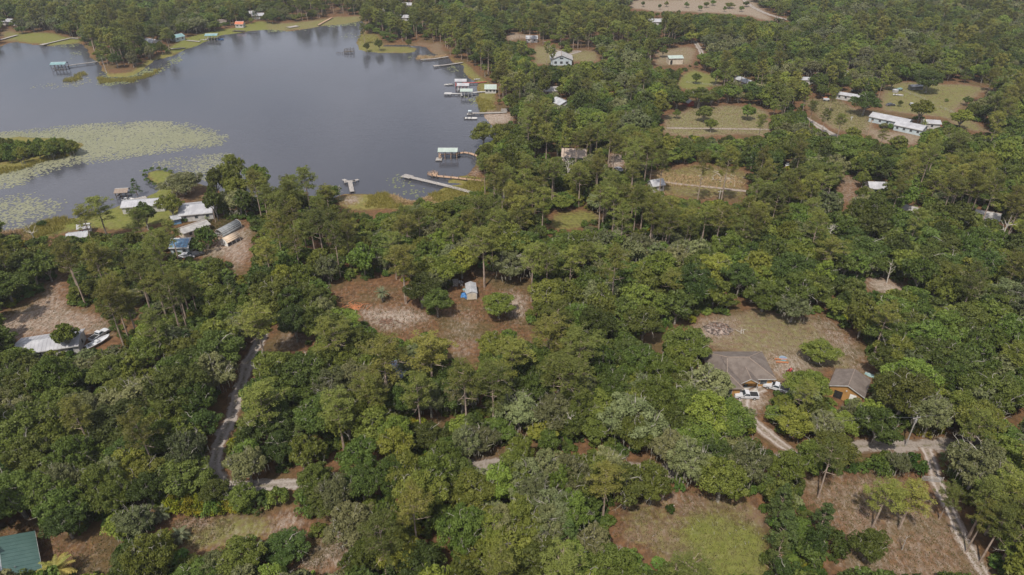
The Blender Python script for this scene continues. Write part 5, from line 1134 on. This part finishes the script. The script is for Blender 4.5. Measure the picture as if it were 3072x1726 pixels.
# ------------------------------------------------------------------ individual trees: the ones that show largest, hand-placed ones first
LMK = [('the grey metal shed',(1413,870)),('the brown roofed house',(2215,1100)),('the ochre garage',(2535,1155)),('the green roofed house',(60,1690)),('the long white roofed house at left',(155,1030)),('the gravel lane bend',(660,1330)),
       ('the long diagonal dock',(1335,560)),('the T-shaped dock',(1050,560)),('the tan roofed house',(1723,462)),('the burnt brush pile',(2155,980)),('the bottom right lawn',(2100,1600)),('the blue panelled roof',(555,730)),('the tall dead pine',(1975,650)),
       ('the white sand patch',(1150,960)),('the road gap',(2020,1415)),('the tube gate',(2790,1440)),('the blue-grey palms',(515,1575)),('the bottom dead snag',(1465,1700)),('the blue-grey cabin',(1192,1120)),('the sandy track at left',(150,920)),
       ('the open boathouse',(1345,455)),('the long blue house',(2690,360)),('the white roof at right',(2632,575)),('the bare sand at right',(2660,850)),('the broad white lake house',(600,620)),('the bottom left drive',(980,1640)),('the lane gap',(855,1457))]
ADJ = {'oak':'green oak','dark':'dark green oak','bright':'light green oak','moss':'grey-green mossy oak','pine':'pine','spine':'cone-shaped sand pine','shrub':'bushy shrub','yshrub':'yellow-green shrub','cyp':'cypress'}
NAME = {'oak':'oak_tree','dark':'oak_tree','bright':'oak_tree','moss':'oak_tree','pine':'pine_tree','spine':'sand_pine_tree','shrub':'shrub','yshrub':'shrub','cyp':'cypress_tree'}
CAT = {'oak':'oak','dark':'oak','bright':'oak','moss':'oak','pine':'pine','spine':'pine','shrub':'shrub','yshrub':'shrub','cyp':'cypress'}
def ordn(i):
    wds = ['nearest','second','third','fourth','fifth','sixth','seventh','eighth','ninth','tenth','eleventh','twelfth']
    if i < 12: return wds[i]
    k = i+1; return str(k)+('th' if 10 < k % 100 < 14 else {1:'st',2:'nd',3:'rd'}.get(k % 10,'th'))
cand = []
for i, (kd, x, y, rd, h, hand) in enumerate(TREES):
    a, b, z = PX(x, y, h*CZ[kd])
    if -20 < a < 3092 and -20 < b < 1746: cand.append((rd/z*(1.5 if hand else 1), i, a, b))
cand.sort(reverse=True); chosen = {}; cnt = {}
for s_, i, a, b in cand:
    fam = NAME[TREES[i][0]]; 
    if fam == 'shrub' and not TREES[i][5] and s_*FPX*2 < 26: continue
    if cnt.get(fam, 0) < 298: cnt[fam] = cnt.get(fam, 0)+1; chosen[i] = (a, b)
bins = {}
for i, (a, b) in chosen.items():
    kd = TREES[i][0]; lm = min(LMK, key=lambda L: math.hypot(L[1][0]-a, (L[1][1]-b)*1.2)); dx, dy = a-lm[1][0], (b-lm[1][1])*1.2
    wh = ('right of' if dx > 0 else 'left of') if abs(dx) > abs(dy) else ('below' if dy > 0 else 'above')
    bins.setdefault((ADJ[kd], wh, lm[0]), []).append((math.hypot(dx, dy), i))
labels = {}
for (ad, wh, lm), L in bins.items():
    L.sort()
    for k, (_, i) in enumerate(L): labels[i] = ('the only %s directly %s %s' % (ad, wh, lm)) if len(L) == 1 else '%s %s %s %s' % (ordn(k), ad, wh, lm)
GRP = {'oak_tree':'oaks of the wood','pine_tree':'pines of the wood','sand_pine_tree':'sand pines','shrub':'shrubs along the clearings','cypress_tree':'cypresses'}
for i in chosen:
    kd, x, y, rd, h, hand = TREES[i]; cm, tm = PAT[kd][int(rng.integers(len(PAT[kd])))]; nr, nh = NOM[kd]
    t = thing(NAME[kd], labels[i], CAT[kd], (x, y, -.05), rng.uniform(0,6.28), GRP[NAME[kd]]); s = rd/nr; t.scale = (s, s, h/nh)
    link('crown', cm, t); link('trunk' if CAT[kd] != 'shrub' else 'stem', tm, t)

# ------------------------------------------------------------------ the rest of the wood, past what can be told apart
def scatter(name, label, cat, items, kindlist):
    pc = bpy.data.collections.new(name+'_patterns'); order = {}
    for kd in kindlist:
        for j, fm in enumerate(FARPAT[kd]):
            order[(kd, j)] = len(order); ob = bpy.data.objects.new('%s_pattern_%02d' % (name, len(order)), fm); pc.objects.link(ob)
    me = bpy.data.meshes.new(name); n_ = len(items); me.vertices.add(n_)
    me.vertices.foreach_set('co', np.array([(x, y, -.05) for kd, x, y, rd, h, q in items], np.float32).ravel())
    ai = me.attributes.new('pick', 'INT', 'POINT'); ai.data.foreach_set('value', [order[(kd, int(rng.integers(len(FARPAT[kd]))))] for kd, *_ in items])
    ar = me.attributes.new('turn', 'FLOAT_VECTOR', 'POINT'); ar.data.foreach_set('vector', np.stack([rng.normal(size=n_)*.04, rng.normal(size=n_)*.04, rng.uniform(0,6.28,n_)],1).astype(np.float32).ravel())
    as_ = me.attributes.new('size', 'FLOAT_VECTOR', 'POINT'); as_.data.foreach_set('vector', np.array([(rd/NOM[kd][0], rd/NOM[kd][0], h/NOM[kd][1]) for kd, x, y, rd, h, q in items], np.float32).ravel())
    ob = link(name, me); g = bpy.data.node_groups.new(name, 'GeometryNodeTree')
    g.interface.new_socket('Geometry', in_out='INPUT', socket_type='NodeSocketGeometry'); g.interface.new_socket('Geometry', in_out='OUTPUT', socket_type='NodeSocketGeometry')
    gi, go = g.nodes.new('NodeGroupInput'), g.nodes.new('NodeGroupOutput'); ip = g.nodes.new('GeometryNodeInstanceOnPoints'); ci = g.nodes.new('GeometryNodeCollectionInfo')
    ci.inputs['Collection'].default_value = pc; ci.inputs['Separate Children'].default_value = True; ci.inputs['Reset Children'].default_value = True
    ip.inputs['Pick Instance'].default_value = True
    def na(nm, ty):
        k = g.nodes.new('GeometryNodeInputNamedAttribute'); k.data_type = ty; k.inputs['Name'].default_value = nm; return k.outputs['Attribute']
    eu = g.nodes.new('FunctionNodeEulerToRotation')
    g.links.new(gi.outputs[0], ip.inputs['Points']); g.links.new(ci.outputs[0], ip.inputs['Instance']); g.links.new(na('pick','INT'), ip.inputs['Instance Index'])
    g.links.new(na('turn','FLOAT_VECTOR'), eu.inputs[0]); g.links.new(eu.outputs[0], ip.inputs['Rotation']); g.links.new(na('size','FLOAT_VECTOR'), ip.inputs['Scale']); g.links.new(ip.outputs[0], go.inputs[0])
    md = ob.modifiers.new('scatter', 'NODES'); md.node_group = g
    tag(ob, label, cat, None, 'stuff'); return ob
rest = [t for i, t in enumerate(TREES) if i not in chosen]
scatter('oak_woodland', 'mass of oak crowns covering the land behind and between', 'woodland', [t for t in rest if t[0] in ('oak','dark','bright','moss')], ['oak','dark','bright','moss'])
scatter('pine_woodland', 'mass of pines standing among the farther oaks', 'woodland', [t for t in rest if t[0] in ('pine','spine','cyp')], ['pine','spine','cyp'])
und = [('shrub' if rng.uniform() < .93 else 'yshrub', t[1]+rng.normal()*2.6, t[2]+rng.normal()*2.6, rng.uniform(.9,2.2), rng.uniform(1.0,3.0), 0) for t in TREES if t[2] < 330 and t[0] not in ('shrub','yshrub') for _ in range(4)]
ux = np.array([t[1] for t in und]); uy = np.array([t[2] for t in und]); pu, pv, _ = PX(ux, uy, 0*ux); inw = inpoly(ux, uy, lakeW)
lok = ~masked(pu, pv) & ~inw
for nm, lp, wd_, mk in LANES: lok &= segdist(ux, uy, [tuple(G(*q).xy) for q in lp], False) > wd_/2+1.2
und = [t for t, k in zip(und, lok) if k]
scatter('undergrowth', 'low shrubs and saplings under the trees', 'undergrowth', und+[t for t in rest if t[0] in ('shrub','yshrub')], ['shrub','yshrub'])

# ------------------------------------------------------------------ palms, dead trees
def palm(label, px, py, h, rad, nfr, mat='palm', name='palm_tree', droop=1.0):
    q = G(px, py); root = thing(name, label, 'palm', q, random.uniform(0,6)); r = np.random.default_rng(int(px))
    tubes([((0,0,-.2),(0,0,h*.5),.26,.2),((0,0,h*.5),(.1,0,h),.2,.17)], 8).build('trunk', M['bark_oak'], root)
    for i in range(nfr):
        a = i*2.4; el = r.uniform(-.2,1.2); L = rad*r.uniform(.85,1.1); V = []; T_ = []; prev = np.array((0,0,h)); d = np.array((math.cos(a)*math.cos(el), math.sin(a)*math.cos(el), math.sin(el)))
        for j in range(7):
            nx = prev+d*L/7; side = unit(np.cross(d, (0,0,1.)))
            for s in (-1, 1):
                for o5 in (0,.5):
                    p0 = prev+(nx-prev)*o5; w_ = L*.20*(1-abs(j-2.5)/6); tip = p0+side*s*w_+d*w_*.5+np.array((0,0,-.25*w_)); e_ = d*L*.035; V += [p0-e_, p0+e_, tip+e_*.3, tip-e_*.3]; T_.append(r.uniform(0,1))
            prev = nx; d = unit(d+np.array((0,0,-.16*droop)))
        me = npmesh(bpy.data.meshes.new('frond'), np.array(V), np.arange(len(V)).reshape(-1,4), [M[mat]], False, T_); link('frond', me, root)
palm('silvery blue-grey palm behind the yellow-green hedge end', 487, 1560, 1.6, 2.3, 26, droop=1.3); palm('silvery pale palm alone on the lower left lawn', 543, 1618, 1.2, 2.2, 28, droop=1.4)
palm('feathery green palm right of the green roof', 182, 1738, 2.6, 3.3, 24, mat='reed'); palm('round headed palm left of the blue panelled building', 467, 778, 4.2, 1.7, 26, mat='pine'); palm('small palm before the broad white house', 622, 668, 1.2, 1.6, 22, mat='palm')
palm('palm at the corner of the white farm garage', 2766, 396, 4.5, 2.0, 22, mat='pine'); palm('grey-green cabbage palm in the clearing edge left of the shed', 1148, 905, 3.0, 2.3, 24); palm('lake shore palm right of the boathouse row', 1455, 230, 5, 2.2, 20, mat='pine'); palm('second lake shore palm behind the gazebo', 1475, 226, 5.5, 2.2, 20, mat='pine'); palm('palm left of the tan roofed house', 1672, 475, 5, 2.2, 22, mat='pine')
def dead(label, px, py, h, seed, spread=.5, name='dead_tree', nl=8):
    root = thing(name, label, 'dead tree', G(px, py)); r = np.random.default_rng(seed); segs = []
    top = np.array((r.normal()*.5, r.normal()*.5, h)); segs.append(((0,0,-.3), tuple(top*.5), h*.026, h*.018)); segs.append((tuple(top*.5), tuple(top), h*.018, .03))
    tubes(segs, 7).build('trunk', M['deadwood'], root)
    for i in range(nl):
        t = r.uniform(.35,.92); p0 = top*t; a = i*2.4+r.uniform(-.4,.4); d = np.array((math.cos(a), math.sin(a), r.uniform(.3,1.6))); s = []; tips = []
        branch(r, p0, d, h*spread*.5*(1.25-t), h*.010, 1, s, tips, .45, 2); tubes(s, 5).build('limb', M['deadwood'], root)
dead('tall grey dead pine with upright bare limbs', 1972, 712, 15, 4, .45); dead('bleached dead tree in the marsh at the left edge', 118, 745, 9, 5, .8); dead('big bleached dead tree at the far right wood edge', 3015, 288, 12, 6, .9); dead('bare snag at the bottom edge, right of centre', 1470, 1760, 7, 8, .9, nl=6)
dead('thin dead pine in the swamp left of the long dock pines', 1840, 690, 12, 9, .3); dead('broken dead stump in the lower right shrubs', 2706, 1650, 4.5, 10, .5, nl=4); dead('pale dead pine in the marsh pines above the clearing', 1556, 690, 12, 11, .3); dead('bare dead pine right of the marsh pines', 1512, 640, 13, 12, .25); dead('pale leafless tree beside the T-shaped dock', 1020, 600, 6, 14, .6); dead('thin dead trunk in the pines right of the property', 2048, 800, 10, 15, .15, nl=4)
dead('bare pale tree at the sand gap on the right', 2660, 850, 8, 16, .5); dead('leaning dead tree near the right edge', 2990, 745, 12, 17, .6)
for k_, (px_, py_, h_, lb_) in enumerate([(1700,1330,8,'grey leafless oak just right of the lower strip'),(1250,1180,8,'grey leafless oak left of the lower strip'),(2200,1345,8,'grey leafless oak below the brown roofed house'),(760,1330,7,'grey leafless oak right of the gravel lane'),(2060,900,10,'grey leafless tree above the burnt brush pile'),(2480,760,10,'grey leafless tree in the right hand wood'),(520,1230,8,'grey leafless oak left of the gravel lane'),(1700,560,12,'grey leafless pine right of the long dock')]): dead(lb_, px_, py_, h_, 30+k_, .7, nl=9)
dead('pale bare tree on the peninsula tip', 320, 218, 9, 18, .2, nl=4)

# ------------------------------------------------------------------ water lilies and marsh grass
def poly_fill(poly, n_):
    W_ = [tuple(G(*q, WATER_Z).xy) for q in poly]; a = np.array(W_); lo, hi = a.min(0), a.max(0); out = np.zeros((0,2))
    while len(out) < n_:
        q = rng.uniform(lo, hi, (n_*2, 2)); out = np.concatenate([out, q[inpoly(q[:,0], q[:,1], W_)]])
    return out[:n_]
def pads(name, label, polys, mat):
    Vs = []; Fs = []; Ts = []; off = 0
    for poly, dens, rmin, rmax, holes in polys:
        W_ = np.array([G(*q, WATER_Z).xy for q in poly]); ar = .5*abs(np.dot(W_[:,0], np.roll(W_[:,1],1))-np.dot(W_[:,1], np.roll(W_[:,0],1))); n_ = int(ar*dens)
        P = poly_fill(poly, n_); P = P[(fnoise(P[:,0], P[:,1], 5, 31)+fnoise(P[:,0], P[:,1], 1.8, 32)*.7) > holes]
        ed = segdist(P[:,0], P[:,1], [tuple(q) for q in W_])+fnoise(P[:,0],P[:,1],6,34)*5+fnoise(P[:,0],P[:,1],2.2,35)*3; P = P[rng.uniform(0,1,len(P)) < np.clip(ed/16+.06, .02, 1)]
        n_ = len(P); rr = rng.uniform(rmin, rmax, n_); a0 = rng.uniform(0,6.28,n_); K = 7; ang = np.linspace(.25, 6.03, K)
        zz = WATER_Z+.012+rng.uniform(0,.05,n_)
        ring = np.stack([P[:,None,0]+rr[:,None]*np.cos(a0[:,None]+ang), P[:,None,1]+rr[:,None]*np.sin(a0[:,None]+ang), zz[:,None]+rng.normal(size=(n_,K))*.012],-1)
        ctr = np.stack([P[:,0], P[:,1], zz], -1)[:,None,:]; Vv = np.concatenate([ctr, ring], 1).reshape(-1,3); base = off+np.arange(n_)*(K+1)
        for j in range(0, K-1, 2): Fs.append(np.stack([base, base+1+j, base+2+j, base+3+j if j+3 <= K else base+1+j], -1))
        Vs.append(Vv); off += len(Vv); t_ = np.clip(rng.normal(.5,.13,n_)+fnoise(P[:,0],P[:,1],8,33)*.3, 0, 1); Ts += [t_]*((K)//2)
    # faces are grouped per polygon so that tints line up
    F = np.concatenate(Fs); T_ = np.concatenate(Ts)
    me = npmesh(bpy.data.meshes.new(name), np.concatenate(Vs), F, [M[mat]], False, T_)
    return tag(link(name, me), label, 'water lilies', None, 'stuff')
L1 = [(-260,405),(0,393),(100,385),(250,371),(430,362),(560,366),(650,385),(692,410),(672,440),(560,455),(430,468),(300,490),(200,502),(100,540),(60,562),(-260,600)]
L2 = [(405,517),(470,482),(560,466),(690,458),(712,480),(690,525),(600,548),(520,512),(440,514)]
L3 = [(-260,600),(0,590),(100,574),(150,590),(205,602),(190,628),(160,650),(60,690),(-260,740)]
pads('lily_pads', 'pale lily pads spread in wide mats over the left lake', [(L1,5.0,.30,.55,-1.6),(L2,2.8,.26,.46,-1.0),(L3,2.8,.30,.55,-1.0),([(40,272),(110,255),(260,232),(300,240),(290,256),(180,266)],.7,.35,.6,-.4)], 'pad')
pads('green_lily_pads', 'green lily pads hugging the far shores and coves', [([(290,256),(300,212),(480,198),(560,152),(548,186),(470,226),(400,250),(320,260)],1.5,.4,.8,-.9),([(1130,560),(1160,535),(1200,520),(1240,545),(1280,570),(1270,600),(1180,585),(1120,580)],1.3,.25,.5,-.5),([(1380,290),(1440,290),(1445,335),(1420,330),(1400,305)],1.4,.3,.6,-.4),([(1200,170),(1290,160),(1300,180),(1220,182)],1.0,.4,.7,-.3),([(800,86),(930,84),(920,94),(800,97)],.8,.5,.9,-.4),([(960,72),(1090,60),(1080,78),(980,84)],.8,.5,.9,-.4),([(1310,190),(1400,205),(1400,240),(1350,215)],.8,.3,.6,-.2),([(205,160),(265,150),(262,180),(215,178)],.5,.4,.7,0),([(100,133),(245,126),(250,142),(150,142)],1.,.4,.8,-.5),([(1040,100),(1072,98),(1068,118),(1010,118)],.5,.4,.7,-.2)], 'padg')
def reeds(name, label, polys, mat, h0, h1):
    Vs = []; Ts = []
    for poly, n_ in polys:
        W_ = [tuple(G(*q, -.2).xy) for q in poly]; a = np.array(W_); lo, hi = a.min(0), a.max(0); P = rng.uniform(lo, hi, (n_*4,2)); P = P[inpoly(P[:,0],P[:,1],W_)][:n_]; P = P[(fnoise(P[:,0],P[:,1],3,41)+fnoise(P[:,0],P[:,1],1.2,42)*.6+np.minimum(segdist(P[:,0],P[:,1],W_)/4,1)) > .3]; k = 5
        P = np.repeat(P, k, 0)+rng.normal(size=(len(P)*k,2))*.25; m_ = len(P); h = rng.uniform(h0,h1,m_); a_ = rng.uniform(0,6.28,m_); w_ = rng.uniform(.05,.12,m_); lx, ly = rng.normal(size=m_)*.35*h, rng.normal(size=m_)*.35*h
        z = np.full(m_, -.45); dx, dy = np.cos(a_)*w_, np.sin(a_)*w_
        Vs.append(np.stack([np.stack([P[:,0]-dx,P[:,1]-dy,z],1), np.stack([P[:,0]+dx,P[:,1]+dy,z],1), np.stack([P[:,0]+lx+dx*.25,P[:,1]+ly+dy*.25,z+h],1), np.stack([P[:,0]+lx-dx*.25,P[:,1]+ly-dy*.25,z+h],1)],1).reshape(-1,3)); Ts.append(rng.uniform(0,1,m_))
    V = np.concatenate(Vs); me = npmesh(bpy.data.meshes.new(name), V, np.arange(len(V)).reshape(-1,4), [M[mat]], False, np.concatenate(Ts)); return tag(link(name, me), label, 'marsh grass', None, 'stuff')
reeds('marsh_grass', 'yellow-green marsh grass along the lake edge', [([(1300,575),(1400,548),(1470,562),(1480,610),(1300,640),(1270,600)],2600),([(1330,535),(1380,526),(1470,545),(1450,558),(1390,548)],1300),([(1080,582),(1170,578),(1235,612),(1200,628),(1090,625)],1500),([(170,245),(250,215),(262,225),(240,245),(190,248)],500),([(60,690),(170,652),(250,655),(200,700),(60,730)],1600),([(-60,512),(60,498),(235,448),(250,440),(220,465),(60,512),(-60,535)],900),([(1425,290),(1480,300),(1500,335),(1440,338)],800),([(285,225),(330,238),(420,228),(480,205),(500,190),(470,222),(400,248),(300,250)],1500),([(1066,110),(1140,102),(1150,135),(1080,130)],400)], 'reed', .7, 1.4)
reeds('lawn_weeds', 'low weeds and grass tufts dotted over the clearings', [(p_, int(n_)) for p_, n_ in ((ZONES[0][0],1500),(ZONES[3][0],900),(ZONES[6][0],2600),(ZONES[11][0],2200),(ZONES[14][0],2600),(ZONES[15][0],900),(ZONES[16][0],1300),(ZONES[18][0],500),(ZONES[19][0],900),(ZONES[20][0],900),(ZONES[22][0],2500),(ZONES[23][0],2000),(ZONES[24][0],3500),(ZONES[25][0],900))], 'weed', .45, .85)
reeds('dry_reeds', 'straw coloured dry reeds at the marsh margins', [([(1150,576),(1240,600),(1300,590),(1310,620),(1200,622)],1400),([(-60,700),(60,690),(110,720),(0,770)],1200),([(1250,165),(1340,168),(1330,180),(1250,178)],400),([(1950,520),(2230,530),(2230,570),(1960,560)],700)], 'dryreed', .8, 1.5)

# ------------------------------------------------------------------ air
m = bpy.data.materials.new('pale_haze'); m.use_nodes = True; n = m.node_tree; n.nodes.clear(); o = n.nodes.new('ShaderNodeOutputMaterial'); pv = n.nodes.new('ShaderNodeVolumePrincipled')
pv.inputs['Color'].default_value = (.80,.84,.90,1); pv.inputs['Density'].default_value = .00014; pv.inputs['Anisotropy'].default_value = .2; n.links.new(pv.outputs[0], o.inputs['Volume'])
tag(MB().box(-9500, 9500, -4500, 9500, -6, 125).build('haze', m), kind='stuff')
